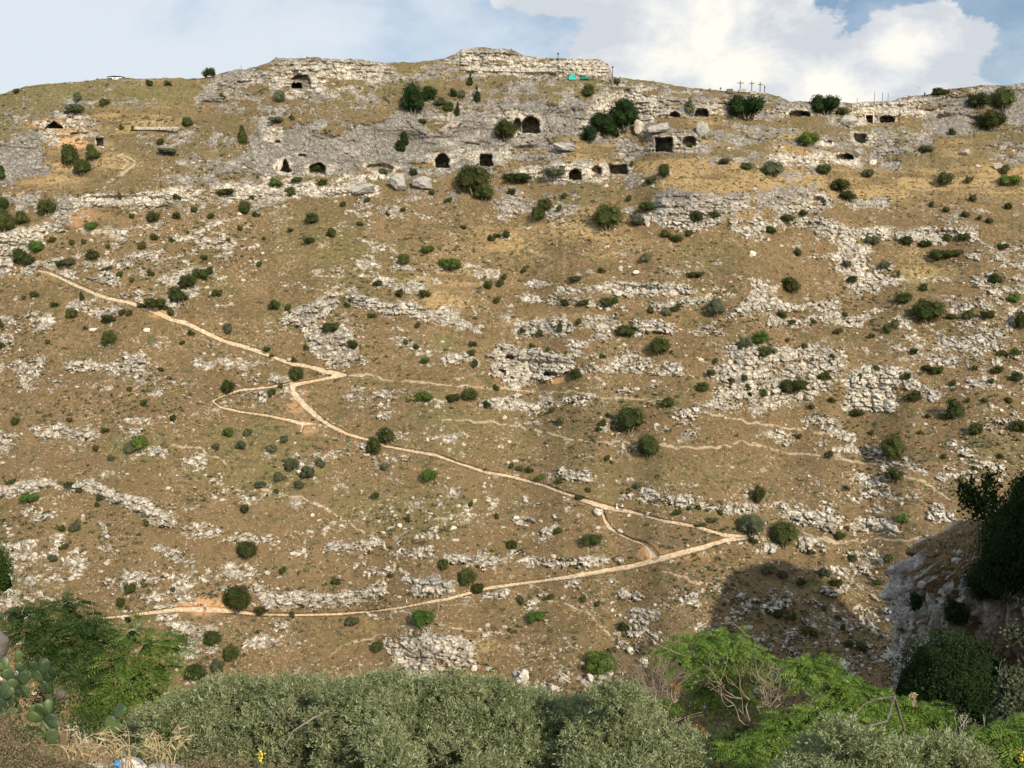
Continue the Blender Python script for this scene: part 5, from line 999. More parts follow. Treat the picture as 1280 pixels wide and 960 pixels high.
HZ = np.where(LV <= 1, topz, rimz[None, :] - (LV-1)*78*(1-.12*np.sin(LV*7+TH*5)))
cl = sstep(.93, 1.03, LV)
rn = fbm(TH*22, HZ/3.4, 5, 211, .6); rv1, rv2, rvid = voro(TH*26 + .8*fbm(TH*30, HZ, 2, 213), HZ/2.8 + .6*fbm(TH*20, HZ/2, 2, 214), 212)
rw1, rw2, rwid = voro(TH*75 + 1.2*fbm(TH*60, HZ*1.3, 2, 233), HZ/.85 + .9*fbm(TH*50, HZ, 2, 234), 232)
push = cl*(3.4*(rn-.5) + 1.9*(rvid-.5)*sstep(0, .16, rv2-rv1) + .8*sstep(0, .10, rv2-rv1) + .7*(rwid-.5)*sstep(0, .2, rw2-rw1) + .9*(fbm(TH*90, HZ/.8, 5, 215, .6)-.5)) + (1-cl)*.2*(fbm(HX/1, HY/1, 3, 216)-.5)
HX2 = HX - push*ca_; HY2 = HY - push*sa_; HZ2 = HZ + (1-cl)*(.5*(fbm(HX/3, HY/3, 4, 217)-.5)) + cl*.6*(fbm(TH*60, LV*40, 3, 218)-.5)
hrock = sstep(.46, .54, rn*.55 + .45*fbm(TH*40, HZ/1.4, 4, 219) + .10*(LV < 1.3) - .10*sstep(1.35, 1.6, LV) - .12*sstep(.35, .8, TH))*sstep(.985, 1.01, LV + .08*(rn-.5))
hrock = np.clip(hrock, 0, 1)*(1-.85*sstep(.25, .45, TH + .30*(rn-.5))*sstep(1.02, 1.08, LV))*sstep(.31, .37, fbm(TH*38, HZ/2.2, 4, 299) + .20*sstep(.1, -.1, TH))
ih = np.arange(TH.size).reshape(TH.shape); nh = np.roll(ih, -1, 1)
qh = np.stack([ih[:-1], nh[:-1], nh[1:], ih[1:]], -1).reshape(-1, 4)
def mat_head():
    k = MT('headland_rock_and_grass', .95, .1); r_, v_, c_, _a = k.attr('mH'); n = k.noise(2.2, 6, .7); n2 = k.noise(.4, 5, .6, seed=1); n3 = k.noise(6, 4, .7, seed=3)
    g = k.mix(k.map(n2, .4, .6), (.12, .085, .05), (.19, .135, .078)); g = k.mix(k.math('MULTIPLY', k.map(n, .5, .62), .6), g, (.10, .085, .04)); g = k.mix(k.math('MULTIPLY', k.map(n3, .52, .66), .5), g, (.38, .29, .16))
    r = k.mix(k.map(n, .35, .6), (.30, .295, .285), (.62, .61, .595)); r = k.mix(k.math('MULTIPLY', k.map(n3, .56, .66), .6), r, (.14, .13, .11)); r = k.mix(k.math('MULTIPLY', v_, .5), r, (.16, .14, .10))
    k.col(k.mix(r_, g, r)); k.bump(k.math('ADD', n, n3), .15, .8); return k.m
M['head'] = mat_head()
hd = mesh_np('rocky_headland', np.stack([HX2, HY2, HZ2], -1).reshape(-1, 3), qh, M['head'], True); tag(hd, kind='structure')
attr4(hd, 'mH', np.stack([hrock, 1-sstep(0, .2, rv2-rv1), hrock*0, hrock*0], -1).reshape(-1, 4))

# ------------------------------------------------------------------ plants near the camera
def limb(p0, p1, r0, r1, r, bend=.12, n=6, seg=7):
    p0 = np.array(p0, float); p1 = np.array(p1, float); L = np.linalg.norm(p1-p0); t = np.linspace(0, 1, n)[:, None]
    off = r.normal(size=3)*bend*L; P = p0*(1-t) + p1*t + np.sin(t*math.pi)*off + .02*L*r.normal(size=(n, 3))*np.sin(t*math.pi)
    return tube_np(P, np.linspace(r0, r1, n), seg), P
def branches(base, tips, r, r0=.14, seg=7, fork=.2, twigs=0):
    """trunk from the base to a fork, limbs to the tips"""
    base = np.array(base, float); tips = np.array(tips, float); f = base*(1-fork) + tips.mean(0)*fork; f[:2] = base[:2] + (f[:2]-base[:2])*.6
    (tr, P) = limb(base, f, r0, r0*.72, r, .05, 7, 10); lim = []
    for t in tips:
        g, Q = limb(f, t, r0*.24, r0*.08, r, .10, 8, seg); lim.append(g)
        for k in range(twigs):
            q = Q[r.integers(3, 8)]; e_ = q + (t-f)*.12 + r.normal(size=3)*np.linalg.norm(t-f)*.10; lim.append(limb(q, e_, r0*.10, r0*.03, r, .12, 5, 5)[0])
    return tr, merge(lim)
def crown_olive(lumps, n_shoot, r, leafL=.062, leafW=.016, shoot=.26, nl=16):
    lumps = np.array(lumps, float); w = lumps[:, 3]**2; k = r.choice(len(lumps), n_shoot, p=w/w.sum()); d = rdir(n_shoot, r); d[:, 2] = np.where(d[:, 2] < -.3, -d[:, 2], d[:, 2]); d /= np.linalg.norm(d, axis=1, keepdims=True)
    c = lumps[k, :3]; rr = lumps[k, 3:4]; P0 = c + d*rr*r.uniform(.55, 1.0, (n_shoot, 1))*[1, 1, .85]
    ax = d*.7 + [0, 0, .75] + .45*r.normal(size=(n_shoot, 3)); ax /= np.linalg.norm(ax, axis=1, keepdims=True)
    t = np.linspace(.08, 1, nl)[None, :, None]; Lg = (shoot*r.uniform(.6, 1.25, n_shoot))[:, None, None]
    side = np.cross(ax, rdir(n_shoot, r)); side /= np.linalg.norm(side, axis=1, keepdims=True); sgn = np.where(np.arange(nl) % 2 == 0, 1, -1)[None, :, None]
    rot = (np.arange(nl)//2 % 2)[None, :, None]; s2 = np.cross(ax, side)
    sd = (side[:, None]*(1-rot) + s2[:, None]*rot)*sgn
    curve = np.array([0, 0, -.25])*t**2*Lg
    base = P0[:, None] + ax[:, None]*t*Lg + curve
    ld = ax[:, None]*.75 + sd*.75 + .2*r.normal(size=(n_shoot, nl, 3)); ld /= np.linalg.norm(ld, axis=2, keepdims=True)
    Lf = leafL*r.uniform(.7, 1.25, (n_shoot, nl, 1)); cen = base + ld*Lf*.5
    nr_ = np.cross(ld, sd) + .35*r.normal(size=ld.shape)
    V, Fq = quads_from(cen.reshape(-1, 3), nr_.reshape(-1, 3), ld.reshape(-1, 3), Lf.ravel(), (leafW*r.uniform(.8, 1.3, (n_shoot, nl))).ravel()); return V, Fq
def core_lumps(lumps, q, r):
    out = []
    for x, y, z, rad in lumps: out.append((ICO2*(rad*q)*(1+.15*r.normal(size=(len(ICO2), 1))) + [x, y, z], ICO2F))
    return merge(out)
M['deep_in'] = leafmat('evergreen_inner_shade', (.006, .012, .005), (.012, .022, .008), (.018, .03, .012), 0, 6, .9, 0, .02)  # near-black core colour, stands for the shadow inside the crowns
M['olive_in'] = leafmat('olive_inner_shade', (.035, .045, .022), (.055, .07, .035), (.08, .09, .05), 0, 6, .9); M['green_in'] = leafmat('inner_leaf_shade', (.018, .035, .012), (.03, .055, .018), (.045, .07, .025), 0, 6, .9)  # darker copies for the crown cores, deep shade painted in
def pxl(u, v, Y, rpx): p = at(u, v, Y); return (p.x, p.y, p.z, rpx*Y/F_PX)
def add_tree(name, label, cat, base_u, base_Y, lumps, kind, seed, n, group=None, r0=.14, mat=None, inner=None, corek=.50, leaf=None, tipk=None, twig=1, bark='bark'):
    r = np.random.default_rng(seed); L = [pxl(*l) for l in lumps]
    base_Y = base_Y + 1.5; bx = at(base_u, 900, base_Y).x; bz = float(nearz(bx, base_Y)) - .2; e = empty(name, (0, 0, 0)); e.location = (bx, base_Y, bz); off = -np.array(e.location)
    tips = [np.array(l[:3]) for l in L[::3]]
    tr, lm = branches((bx, base_Y, bz), tips, r, r0, twigs=twig)
    mesh_np('trunk', tr[0]+off, tr[1], M[bark], True, e); mesh_np('limbs', lm[0]+off, lm[1], M[bark], True, e)
    if kind == 'olive': V, Fq = crown_olive(L, n, r, *(leaf or ()))
    elif kind == 'pinnate': V, Fq = crown_pinnate(L, n, r, *(leaf or ()))
    cr = mesh_np('crown', V+off, Fq, mat, False, e)
    if corek: Vc, Fc = core_lumps(L, corek, r); mesh_np('inner_shade_core', Vc+off, Fc, inner, False, e)
    tag(e, label, cat, group); return e
def crown_pinnate(lumps, n, r, L0=.42, LL=.095, LW=.030, pairs=9, droop=.9):
    lumps = np.array(lumps, float); w = lumps[:, 3]**2; k = r.choice(len(lumps), n, p=w/w.sum()); d = rdir(n, r); d[:, 2] = np.where(d[:, 2] < -.15, -d[:, 2], d[:, 2]); d /= np.linalg.norm(d, axis=1, keepdims=True)
    P0 = lumps[k, :3] + d*lumps[k, 3:4]*r.uniform(.5, 1.0, (n, 1))*[1, 1, .7]
    h = d*[1, 1, .3] + .5*r.normal(size=(n, 3)); h[:, 2] = np.abs(h[:, 2])*.35 + .15; h /= np.linalg.norm(h, axis=1, keepdims=True)
    Ln = L0*r.uniform(.6, 1.25, n)[:, None, None]; t = np.linspace(.15, 1, pairs)[None, :, None]
    ax = P0[:, None] + h[:, None]*t*Ln + np.array([0, 0, -1.])*droop*.55*t**2*Ln
    tan = h[:, None] + np.array([0, 0, -1.])*droop*1.1*t; tan /= np.linalg.norm(tan, axis=2, keepdims=True)
    sd = np.cross(tan, np.array([0, 0, 1.])[None, None]+.25*r.normal(size=(n, 1, 3))); sd /= np.linalg.norm(sd, axis=2, keepdims=True)
    Vs = []; 
    prof = (np.sin(np.linspace(.5, 2.75, pairs))*.9+.15)[None, :, None]
    for s in (-1, 1):
        ld = sd*s + tan*.35 + np.array([0, 0, -.35]) + .08*r.normal(size=tan.shape); ld /= np.linalg.norm(ld, axis=2, keepdims=True)
        Lf = LL*prof*r.uniform(.85, 1.15, (n, pairs, 1)); nr_ = np.cross(ld, tan); nr_ += .2*r.normal(size=nr_.shape)
        V, Fq = quads_from((ax + ld*Lf*.5).reshape(-1, 3), nr_.reshape(-1, 3), ld.reshape(-1, 3), Lf.ravel(), (LW*prof*np.ones((n, 1, 1))).ravel()); Vs.append((V, Fq))
    tip = ax[:, -1] + tan[:, -1]*LL*.4; V, Fq = quads_from(tip, np.cross(tan[:, -1], sd[:, -1]), tan[:, -1], LL*.8, LW); Vs.append((V, Fq))
    mid = ax[:, pairs//2]; V, Fq = quads_from(mid, np.cross(tan[:, pairs//2], sd[:, pairs//2]), tan[:, pairs//2], L0*.75, .006); Vs.append((V, Fq))
    return merge(Vs)
og = 'olive trees along the near edge'
def canopy(u0, u1, vtop, Y, rp, r, deep=3, jit=10, vb=985):
    """lumps filling the outline under a top line vtop(u)"""
    out = []; 
    for u in np.arange(u0+rp*.6, u1-rp*.3, rp*.95):
        vt = np.interp(u, [p[0] for p in vtop], [p[1] for p in vtop]) + rp*1.3; v = vt; k = 0
        while v < vb:
            out.append((u+r.normal()*jit*.6, v+r.normal()*jit*.3, Y + r.normal()*.35 - .012*(v-vt), rp*r.uniform(.8, 1.15))); v += rp*1.15; k += 1
    return out
rr_ = np.random.default_rng(77)
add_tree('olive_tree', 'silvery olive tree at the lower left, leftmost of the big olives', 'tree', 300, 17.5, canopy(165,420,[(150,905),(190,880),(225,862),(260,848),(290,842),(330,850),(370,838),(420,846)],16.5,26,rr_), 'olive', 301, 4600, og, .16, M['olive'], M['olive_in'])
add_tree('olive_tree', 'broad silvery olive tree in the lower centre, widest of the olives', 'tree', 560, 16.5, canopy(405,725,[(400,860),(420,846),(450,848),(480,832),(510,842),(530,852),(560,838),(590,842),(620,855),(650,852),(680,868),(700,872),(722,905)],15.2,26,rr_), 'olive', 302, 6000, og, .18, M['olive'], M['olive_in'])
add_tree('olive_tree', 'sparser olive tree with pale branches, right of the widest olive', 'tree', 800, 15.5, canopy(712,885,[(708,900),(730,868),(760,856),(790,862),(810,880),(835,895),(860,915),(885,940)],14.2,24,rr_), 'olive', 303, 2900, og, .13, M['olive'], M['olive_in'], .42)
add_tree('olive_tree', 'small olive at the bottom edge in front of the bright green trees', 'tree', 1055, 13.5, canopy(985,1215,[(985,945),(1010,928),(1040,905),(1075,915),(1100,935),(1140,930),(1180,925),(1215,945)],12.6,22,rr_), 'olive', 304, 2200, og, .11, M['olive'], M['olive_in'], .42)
M['ail_halfshade'] = leafmat('half_shade_pinnate_leaves', (.075, .135, .024), (.125, .195, .038), (.20, .27, .065), .32, .8, .5)  # in-between leaf copy, partial shade put into the colour
pg = 'pinnate-leaved trees on the near slope'
add_tree('pinnate_tree', 'bright green feathery tree with thin pale branches above the sparser olive', 'tree', 885, 21.4, [(860,812,21,24),(885,806,21.3,22),(915,808,21.2,24),(940,820,21.4,16),(850,830,21,16),(900,835,21.6,26),(925,850,21.4,24),(905,872,21.2,24),(880,858,21.8,20),(870,885,21.5,20),(930,888,21,18),(842,815,21,12)], 'pinnate', 311, 640, pg, .10, M['ail'], M['green_in'], .16, twig=5, bark='palebark')
add_tree('pinnate_tree', 'large sunlit bright green feathery tree at the lower right', 'tree', 1075, 19, [(1000,835,19,16),(1025,838,18.8,20),(1010,852,18.6,14),(1045,865,18.2,24),(1075,878,18,26),(1110,885,18,24),(1140,893,18,24),(1170,905,17.8,24),(1060,900,17.6,28),(1095,915,17.4,30),(1135,925,17.2,28),(1020,905,17.6,26),(990,925,17.3,26),(1040,940,17,30),(960,930,17.2,22),(1185,925,17.4,22),(985,900,18,16),(1160,945,17,26),(1000,950,17,26),(930,945,17,24),(1205,945,17,20)], 'pinnate', 312, 1900, pg, .12, M['ail'], M['green_in'], .5)
add_tree('pinnate_tree', 'bright green feathery tree filling the bottom right corner', 'tree', 1260, 17, [(1225,935,16.5,22),(1250,932,16.3,24),(1280,925,16.3,26),(1240,955,16,26),(1275,955,16,28),(1300,940,16,30)], 'pinnate', 313, 620, pg, .09, M['ail'], M['green_in'], .5)
add_tree('pinnate_tree', 'dark feathery tree beside the prickly pears at the left', 'tree', 70, 22, [(20,775,21,20),(50,768,21.4,16),(85,760,21.6,16),(110,790,21,22),(75,790,21.2,24),(40,800,21,22),(120,815,20.8,22),(85,825,20.6,26),(60,840,20.4,24),(110,850,20.2,26),(135,800,21.2,14),(100,775,21.5,14),(65,815,21,20)], 'pinnate', 314, 1050, pg, .11, M['ail_shade'], M['deep_in'], .48)
add_tree('pinnate_tree', 'mid green feathery tree between the dark tree and the leftmost olive', 'tree', 170, 21, [(165,795,20.5,16),(185,812,20.4,18),(208,805,20.8,14),(150,830,20.2,18),(175,850,20,24),(150,870,19.8,24),(200,838,20.2,16),(130,885,19.6,22),(185,875,19.8,18),(160,775,21,8),(220,812,20.8,9)], 'pinnate', 315, 560, pg, .09, M['ail_halfshade'], M['deep_in'], .46)
add_tree('pinnate_tree', 'small bright green tree just left of the thin-branched feathery tree', 'tree', 770, 20, [(770,882,19.5,14),(795,888,19.5,12),(820,880,19.6,10),(740,900,19.4,12)], 'pinnate', 316, 150, pg, .05, M['ail'], M['green_in'], .3)

# trees and bushes around the headland, shaded by the unseen mound
def big_bush(name, label, cat, u, v, Y, w, h, mat, seed, shape='round', n=14000, leaf=.05, lumps=34, core=.66, trunk=True, group=None, embed=None):
    V, Fc = bush_mesh(name, seed, int(n*1.7), leaf, shape, lumps, core); P = at(u, v+h/2, Y); px = Y/F_PX
    e = empty(name, tuple(P)); V = V*[w*px/2, w*px/2*.8, h*px/2]; mesh_np('foliage', V, Fc[0], mat, False, e); mesh_np('inner_shade_core', V, Fc[1], M['deep_in'], True, e)
    if trunk:
        r = np.random.default_rng(seed); tr, lm = branches((0, .2, -1.5), [(w*px*.3*math.cos(a), w*px*.15*math.sin(a), h*px*.6) for a in np.linspace(0, 6, 6)], r, .12*w*px/5)
        mesh_np('trunk', tr[0], tr[1], M['bark'], True, e); mesh_np('limbs', lm[0], lm[1], M['bark'], True, e)
    tag(e, label, cat, group); return e
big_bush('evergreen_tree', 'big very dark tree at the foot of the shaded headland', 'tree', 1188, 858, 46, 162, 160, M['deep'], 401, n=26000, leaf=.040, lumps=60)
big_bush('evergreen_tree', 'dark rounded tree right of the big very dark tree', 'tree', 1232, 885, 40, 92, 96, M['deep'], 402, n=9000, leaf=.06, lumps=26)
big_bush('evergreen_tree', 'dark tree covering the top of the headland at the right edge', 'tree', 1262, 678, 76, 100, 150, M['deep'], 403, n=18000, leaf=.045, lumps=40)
big_bush('shrub', 'dark shrub hanging over the shaded cliff below the headland trees', 'bush', 1232, 722, 80, 66, 60, M['deep'], 404, n=8000, leaf=.06, lumps=24, trunk=False)
big_bush('shrub', 'dark clump on the left face of the shaded cliff', 'bush', 1144, 752, 83, 22, 26, M['deep'], 405, n=2400, leaf=.10, lumps=10, trunk=False)
big_bush('shrub', 'dark shrub on the shaded cliff directly above the big very dark tree', 'bush', 1190, 765, 80, 44, 40, M['deep'], 406, n=4000, leaf=.08, lumps=16, trunk=False)
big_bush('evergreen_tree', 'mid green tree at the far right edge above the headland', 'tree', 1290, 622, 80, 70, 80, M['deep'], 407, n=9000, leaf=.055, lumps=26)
big_bush('broadleaf_tree', 'dark green tree cut off by the left edge above the prickly pears', 'tree', -12, 712, 30, 62, 76, M['ail_shade'], 408, n=9000, leaf=.06, lumps=26)
# open leafy fig tree on the headland
def leafy_open(name, label, u, v, Y, w, h, mat, seed, n, leaf, cat='tree'):
    r = np.random.default_rng(seed); px = Y/F_PX; W = w*px/2; H = h*px; P = at(u, v+h/2, Y); e = empty(name, tuple(P)); tips = []
    for k in range(9): a = r.random()*6.28; q = math.sqrt(r.random()); tips.append((math.cos(a)*q*W*.85, math.sin(a)*q*W*.6, H*r.uniform(.45, .95)))
    tr, lm = branches((W*.3, .2, -.8), tips, r, .09, twigs=5); mesh_np('trunk', tr[0], tr[1], M['bark'], True, e); mesh_np('limbs', lm[0], lm[1], M['bark'], True, e)
    cen = []; 
    for t in tips: cen.append(np.array(t) + r.normal(size=(n//9, 3))*[W*.22, W*.2, H*.12])
    cen = np.concatenate(cen); V, Fq = quads_from(cen, rdir(len(cen), r)+[0, -.4, .5], rdir(len(cen), r), leaf*r.uniform(.6, 1.2, len(cen)), leaf*r.uniform(.5, .9, len(cen))); mesh_np('foliage', V, Fq, mat, False, e); tag(e, label, cat)
leafy_open('fig_tree', 'open dark fig tree leaning out from the headland edge', 1221, 634, 80, 60, 72, M['deep'], 411, 1100, .34)
leafy_open('grey_bush', 'grey-green twiggy bush at the right edge above the bottom corner tree', 1262, 890, 17.2, 56, 100, M['grey'], 412, 2200, .075, 'bush')
leafy_open('grey_bush', 'pale dry bush in the shade behind the bright trees at right', 1285, 800, 40, 60, 60, M['grey'], 413, 1200, .16, 'bush')

# bare branching bushes
def bare(name, label, u, v, Y, w, h, seed, n=12, mat='twig', cat='dead tree', r0=.035, leafcol=None):
    r = np.random.default_rng(seed); px = Y/F_PX; W = w*px/2; H = h*px; P = at(u, v, Y); e = empty(name, tuple(P)); parts = []; tips = []
    def grow(p, d, L, rad, dep):
        q = p + d*L; g, Q = limb(p, q, rad, rad*.6, r, .16, 6, 5); parts.append(g)
        if dep == 0: tips.append(q); return
        for k in range(r.integers(2, 4)): dd = d + r.normal(size=3)*[.45, .35, .35]; dd[2] = abs(dd[2])*.7+.15; dd /= np.linalg.norm(dd); grow(q, dd, L*r.uniform(.65, .95), rad*.62, dep-1)
    for k in range(n):
        a = r.random()*6.28; d = np.array([math.cos(a)*.55*W/max(H, .1)*1.6, math.sin(a)*.4, 1.]); d /= np.linalg.norm(d); grow(np.array([r.normal()*.1*W, 0, -.3]), d, H*.36, r0*r.uniform(.5, 1), 3)
    V, Fq = merge(parts); mesh_np('branches', V, Fq, M[mat], True, e)
    if leafcol:
        cen = np.repeat(np.array(tips), 5, 0) + r.normal(size=(len(tips)*5, 3))*.06; V, Fq = quads_from(cen, rdir(len(cen), r), rdir(len(cen), r), .07, .04); mesh_np('foliage', V, Fq, M[leafcol], False, e)
    tag(e, label, cat)
bare('bare_tree', 'bare grey branching tree left of the thin-branched feathery tree', 826, 925, 19.0, 60, 125, 421, 5, 'twig', r0=.028); bare('bare_tree', 'leafless tree with long curved branches right of the thin-branched feathery tree', 945, 925, 18.6, 90, 135, 422, 4, 'twig', r0=.032)
bare('dead_bush', 'broken dead branches in front of the dark trees at lower right', 1203, 925, 17, 40, 55, 423, 5, 'palebark', 'dead bush', .03); bare('dead_bush', 'brown leafless brush behind the bare grey tree', 815, 900, 26, 80, 120, 424, 14, 'twig', 'dead bush', .016)
bare('dead_bush', 'fine brown twigs in the gap between the two middle olives', 718, 925, 18, 50, 70, 425, 12, 'twig', 'dead bush', .012); bare('dead_bush', 'thin upright dead stalks beside the broken dead branches', 1183, 905, 18, 16, 40, 426, 3, 'twig', 'dead bush', .012)
M['drygrass'] = leafmat('dry_reed', (.42, .33, .18), (.55, .45, .27), (.62, .54, .36), .25, 3, .8)
# prickly pears
def mat_pad():
    k = MT('prickly_pear_skin', .45, .4); n = k.noise(3.2, 3, .5); c = k.mix(k.map(n, .35, .68), (.034, .060, .030), (.080, .120, .038)); sp = k.n.new('ShaderNodeTexVoronoi'); sp.inputs['Scale'].default_value = 24; k.l.new(k.pos(), sp.inputs['Vector'])
    c = k.mix(k.math('MULTIPLY', k.map(sp.outputs[0], .16, .06), .6), c, (.30, .28, .16)); k.col(c); return k.m
M['pad'] = mat_pad()
def prickly(label, u, v, Y, npad, seed, sc=1.0, spread=1.0):
    r = np.random.default_rng(seed); P0 = at(u, v, Y); e = empty('prickly_pear', tuple(P0)); st = [(np.array([0, 0, 0.]), np.array([0, 0, 1.]), 1.0, 0)]; made = []
    for k in range(3): a = r.normal()*.6; st.append((np.array([r.normal()*.25*spread, r.normal()*.15, 0]), np.array([math.sin(a), r.normal()*.2, math.cos(a)]), 1., 0))
    while st and len(made) < npad:
        p, d, s, dep = st.pop(0); d = d/np.linalg.norm(d); L = .30*sc*s*r.uniform(.8, 1.15); W = L*.40*r.uniform(.85, 1.1)
        
        fn = np.array([math.sin(r.normal()*.8), -1, .1*r.normal()]); fn -= d*np.dot(fn, d); fn /= np.linalg.norm(fn); sd = np.cross(d, fn)
        V = ICO3.copy(); z = V[:, 2]; wdt = W*(.82+.25*z); X = V[:, 0:1]*wdt[:, None]*sd + V[:, 1:2]*.024*sc*fn + ((z+1)/2*L)[:, None]*d + p; 
        o = mesh_np('pad', X, ICO3F, M['pad'], True, e); made.append(o); q = p + d*L*.96
        for k in range(r.integers(1, 4) if dep < 5 else 0):
            a = r.normal()*.55; nd = d*math.cos(a) + sd*math.sin(a) + fn*r.normal()*.25; nd[2] += .12; off = sd*math.sin(a)*W*.8; st.append((p + d*L*(.93-.12*abs(math.sin(a))) + off, nd, s*.95, dep+1))
    tag(e, label, 'cactus', 'prickly pears at the lower left')
prickly('tall prickly pear beside the grey rock at the left edge', 32, 872, 17.0, 34, 501, .82, 1.3); prickly('sunlit prickly pear with bright pads at the left edge', 14, 905, 15.2, 26, 502, .85, 1.1); prickly('low shaded prickly pear nearest the arching dry grass', 66, 935, 15.0, 30, 503, .85, 1.0)
for (u, v, s, l) in [(843, 862, 9, 'small cluster of orange dry leaves high beside the bare grey tree'), (866, 915, 11, 'orange dry leaves above the right-hand olive, left of two'), (879, 920, 12, 'orange dry leaves above the right-hand olive, right of two'), (1142, 872, 6, 'reddish dry sprig sticking up from the sunlit green tree')]:
    Y = 17.0 if u > 1000 else 18.2; s *= .8; r = np.random.default_rng(int(u)); P = at(u, v, Y); e = empty('dry_sprig', tuple(P)); s_ = s*Y/F_PX; cen = r.normal(size=(44, 3))*[s_*.42, s_*.4, s_*.38] + [0, 0, s_*.5]
    V, Fq = quads_from(cen, rdir(44, r), rdir(44, r), .07, .028); mesh_np('leaves', V, Fq, M['orange_leaf' if u < 1000 else 'drygrass'], False, e); g = merge([limb((0, 0, -s_*2.5), c_, .012, .004, r)[0] for c_ in cen[:7]]); mesh_np('stem', g[0], g[1], M['twig'], True, e); tag(e, l, 'dry sprig')

# rocks of the ledge
M['duskrock'] = rockmat('dusky_rock', (.13, .12, .105), (.22, .20, .18), (.10, .08, .06), 3)
def near_rock(u, v, Y, w, h, mat, label, seed):
    px = Y/F_PX; P = at(u, v, Y); V = ICO3*(1+.5*(fbm(ICO3[:, 0]*1.6+seed, ICO3[:, 1]*1.4+ICO3[:, 2]*1.9, 4, seed)-.5)[:, None]); V = V*[w*px/2, w*px/2*.8, h*px/2]
    o = mesh_np('rock', V, ICO3F, M[mat], True); o.location = P; tag(o, label, 'rock'); return o
near_rock(-6,806,19,32,44,'duskrock','grey boulder at the left edge above the prickly pears',601); near_rock(76,868,17.5,14,12,'duskrock','pale lump of rock on the shaded ledge right of the cactus',602); 0
near_rock(160,964,13.6,52,34,'whiterock','sunlit sandy rock at the bottom edge beside the blue litter',604); near_rock(118,966,13.4,40,26,'rock','rough pale rock at the bottom edge left of the sandy one',605); near_rock(206,968,13.2,56,26,'rock','flat pale rock at the bottom edge under the dry grass',606)
# dry arching grasses
def reed(u, v, Y, h, n, seed, label):
    r = np.random.default_rng(seed); px = Y/F_PX; H = h*px; P = at(u, v, Y); e = empty('dry_grass', tuple(P)); S = []; B = []
    for k in range(n):
        a = r.choice([-1, 1])*r.uniform(.2, 1.0); t = np.linspace(0, 1, 9)[:, None]; hh_ = H*r.uniform(.6, 1.05)
        Q = np.concatenate([a*hh_*.75*t**2.2, r.normal()*.2*t, hh_*(t*1.25 - .45*t**3)], 1) + [r.normal()*.12, r.normal()*.1, 0]; S.append(tube_np(Q, np.linspace(.009, .003, 9), 5))
        for j in range(9):
            q = Q[4+j % 5] + r.normal(size=3)*.01; d = np.array([a*.9, r.normal()*.3, -.6+r.normal()*.5]); d /= np.linalg.norm(d); L = r.uniform(.10, .22); V, Fq = quads_from((q+d*L/2)[None], rdir(1, r), d[None], L, .020); B.append((V, Fq))
    V, Fq = merge(S); mesh_np('stalks', V, Fq, M['drygrass'], True, e); V, Fq = merge(B); mesh_np('seed_heads', V, Fq, M['drygrass'], False, e); tag(e, label, 'dry grass', 'dry grasses at the bottom left')
reed(95,962,13,58,9,701,'arching straw-coloured grass right of the low cactus'); reed(165,962,13.2,62,8,702,'upright straw-coloured grass left of the leftmost olive'); reed(205,960,13,60,9,703,'arching pale grass in front of the leftmost olive'); reed(128,958,13.6,30,6,704,'short dry grass tuft on the sunlit rocks')
# scrubby ground cover at the bottom left corner and along the bottom
def brush(name, label, kind, spots, n, mat, seed, leaf, lw, hgt):
    r = np.random.default_rng(seed); cen = []
    for (u, v, Y, rp) in spots:
        m = int(n*rp/30); p = pxl(u, v, Y, rp); d = r.normal(size=(m, 3))*[.55, .5, .45]; cen.append(np.array(p[:3]) + d*p[3])
    cen = np.concatenate(cen); V, Fq = quads_from(cen, rdir(len(cen), r)+[0, -.3, .3], rdir(len(cen), r)+[0, 0, .8], leaf*r.uniform(.5, 1.3, len(cen)), lw*r.uniform(.6, 1.3, len(cen))); return tag(mesh_np(name, V, Fq, mat, False), label, kind, kind='stuff')
M['brownscrub'] = leafmat('dry_brown_scrub', (.16, .12, .07), (.26, .20, .12), (.36, .30, .20), .2, 4, .85); M['mixscrub'] = leafmat('dull_green_scrub', (.09, .10, .04), (.15, .16, .07), (.26, .25, .13), .2, 4, .8)
sp_ = [(3,925,12.4,22),(20,950,12,24),(52,962,12,22),(95,968,11.8,20),(35,972,11.6,28),(0,965,11.6,34),(75,978,11.5,28),(120,978,11.6,20),(8,908,12.8,14),(250,970,12.6,26),(290,972,12.6,24),(330,975,12.6,22)]
brush('brown_scrub', 'tangled brown and green scrub filling the bottom left corner', 'scrub', sp_, 1900, M['brownscrub'], 711, .05, .014, 1); brush('green_scrub', 'dull green herbs mixed into the scrub of the bottom left corner', 'scrub', [(u+9, v+4, Y, rp*.9) for u, v, Y, rp in sp_]+[(10,900,13,12),(35,925,12.8,14)], 1500, M['mixscrub'], 712, .05, .018, 1)
brush('undergrowth', 'green undergrowth between the olives and the feathery trees', 'undergrowth', [(735,925,17.5,26),(745,950,17,26),(700,940,17.5,18),(890,935,17.5,22),(915,930,17.8,20),(870,945,17,20),(930,915,18.5,16),(1240,915,17.5,16),(175,925,18,22),(110,905,19,26),(150,910,18.6,26),(60,880,20,26),(115,880,20.5,26)], 1300, M['ail_shade'], 713, .07, .025, 1)
M['yellow'] = flat('yellow_petals', (.75,.60,.06), .6); M['blue'] = flat('blue_plastic', (.06,.28,.62), .35)
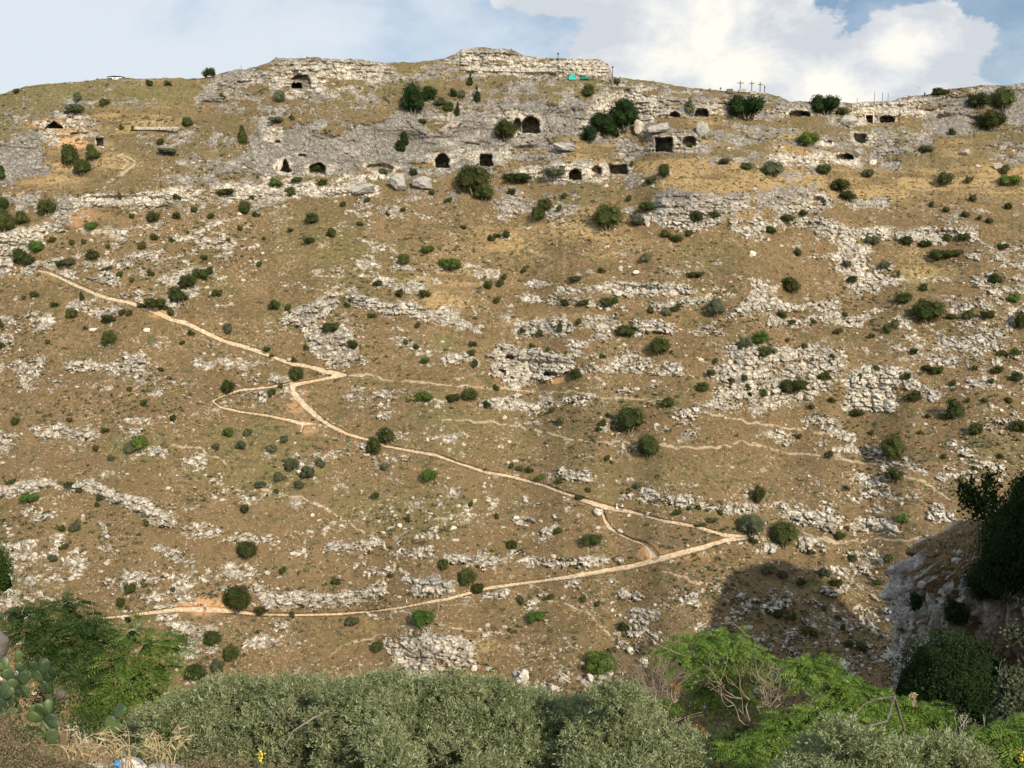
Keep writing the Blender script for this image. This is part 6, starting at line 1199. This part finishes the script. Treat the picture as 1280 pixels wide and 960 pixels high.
def flower(u, v, Y, label, seed):
    r = np.random.default_rng(seed); P = at(u, v, Y); e = empty('yellow_flower', tuple(P)); px = Y/F_PX; cen = r.normal(size=(26, 3))*[.022, .022, .05] + [0, 0, .02]; V, Fq = quads_from(cen, rdir(26, r), rdir(26, r), .035, .026); mesh_np('petals', V, Fq, M['yellow'], False, e); V, Fq = tube_np([(0, 0, -.5), (.01, 0, -.2), (0, 0, .03)], [.008, .006, .004], 5); mesh_np('stem', V, Fq, M['mixscrub'], True, e); tag(e, label, 'flower')
flower(326,948,12.3,'yellow flower spike at the bottom edge before the leftmost olive',1); flower(1277,948,13.5,'yellow flower at the bottom right corner',2)
r = np.random.default_rng(5); V = ICO2*[.055, .04, .03]*(1+.35*r.normal(size=(len(ICO2), 1))*.6); lit = mesh_np('plastic_litter', V, ICO2F, M['blue'], False); lit.location = at(147, 955, 12.9); tag(lit, 'crumpled blue plastic litter on the sandy rock at the bottom edge', 'litter')

# tussocks and stones on top of the headland
def head_cover():
    r = np.random.default_rng(88); A = np.stack([HX2, HY2, HZ2], -1); okm = (LV > .55) & (LV < 1.35) & (TH > -.5) & (TH < .6); P = A[okm]; hr = hrock[okm]; P = P[r.random(len(P)) < 1.0]
    g = P[hr[:len(P)] < .4]; g = g[r.integers(0, len(g), 5200)]; V, Fq = quads_from(g + [0, 0, .10], rdir(len(g), r)*[1, 1, .3], rdir(len(g), r)*.4 + [0, 0, 1], .34*r.uniform(.5, 1.3, len(g)), .10); tag(mesh_np('headland_grass', V, Fq, M['straw'], False), 'dry shaded grass tussocks on the headland', 'grass', kind='stuff')
    g = P[r.integers(0, len(P), 420)]; V, Fq = quads_from(np.repeat(g, 12, 0) + r.normal(size=(len(g)*12, 3))*[.22, .22, .14] + [0, -.05, .12], rdir(len(g)*12, r), rdir(len(g)*12, r), .16, .10); tag(mesh_np('headland_scrub', V, Fq, M['deep'], False), 'low dark herbs growing on the headland rock', 'scrub', kind='stuff')
    k = r.integers(0, len(P), 260); Vs = []; Fs = []; 
    for i, q in enumerate(P[k]): s = .10 + .35*r.random()**3; Vs.append(stones_b[i % 6]*s + q); Fs.append(ICO1F + i*len(ICO1))
    tag(mesh_np('headland_stones', np.concatenate(Vs), np.concatenate(Fs), M['greyrock'], False), 'loose grey stones on the headland', 'stones', kind='stuff')
head_cover()

# dry grass on the unseen shading rise to the right of the viewpoint
def rise_grass():
    r = np.random.default_rng(91); n = 26000; x = r.uniform(10, 60, n); y = r.uniform(-10, 50, n); z = nearz(x, y); k = z > -30; P = np.stack([x, y, z], -1)[k]; n = len(P)
    V, Fq = quads_from(P + [0, 0, .1], rdir(n, r)*[1, 1, .3], rdir(n, r)*.4 + [0, 0, 1], .34*r.uniform(.5, 1.4, n), .12); tag(mesh_np('rise_grass', V, Fq, M['straw'], False), 'dry grass tussocks on the unseen near rise at the right', 'grass', kind='stuff')
rise_grass()
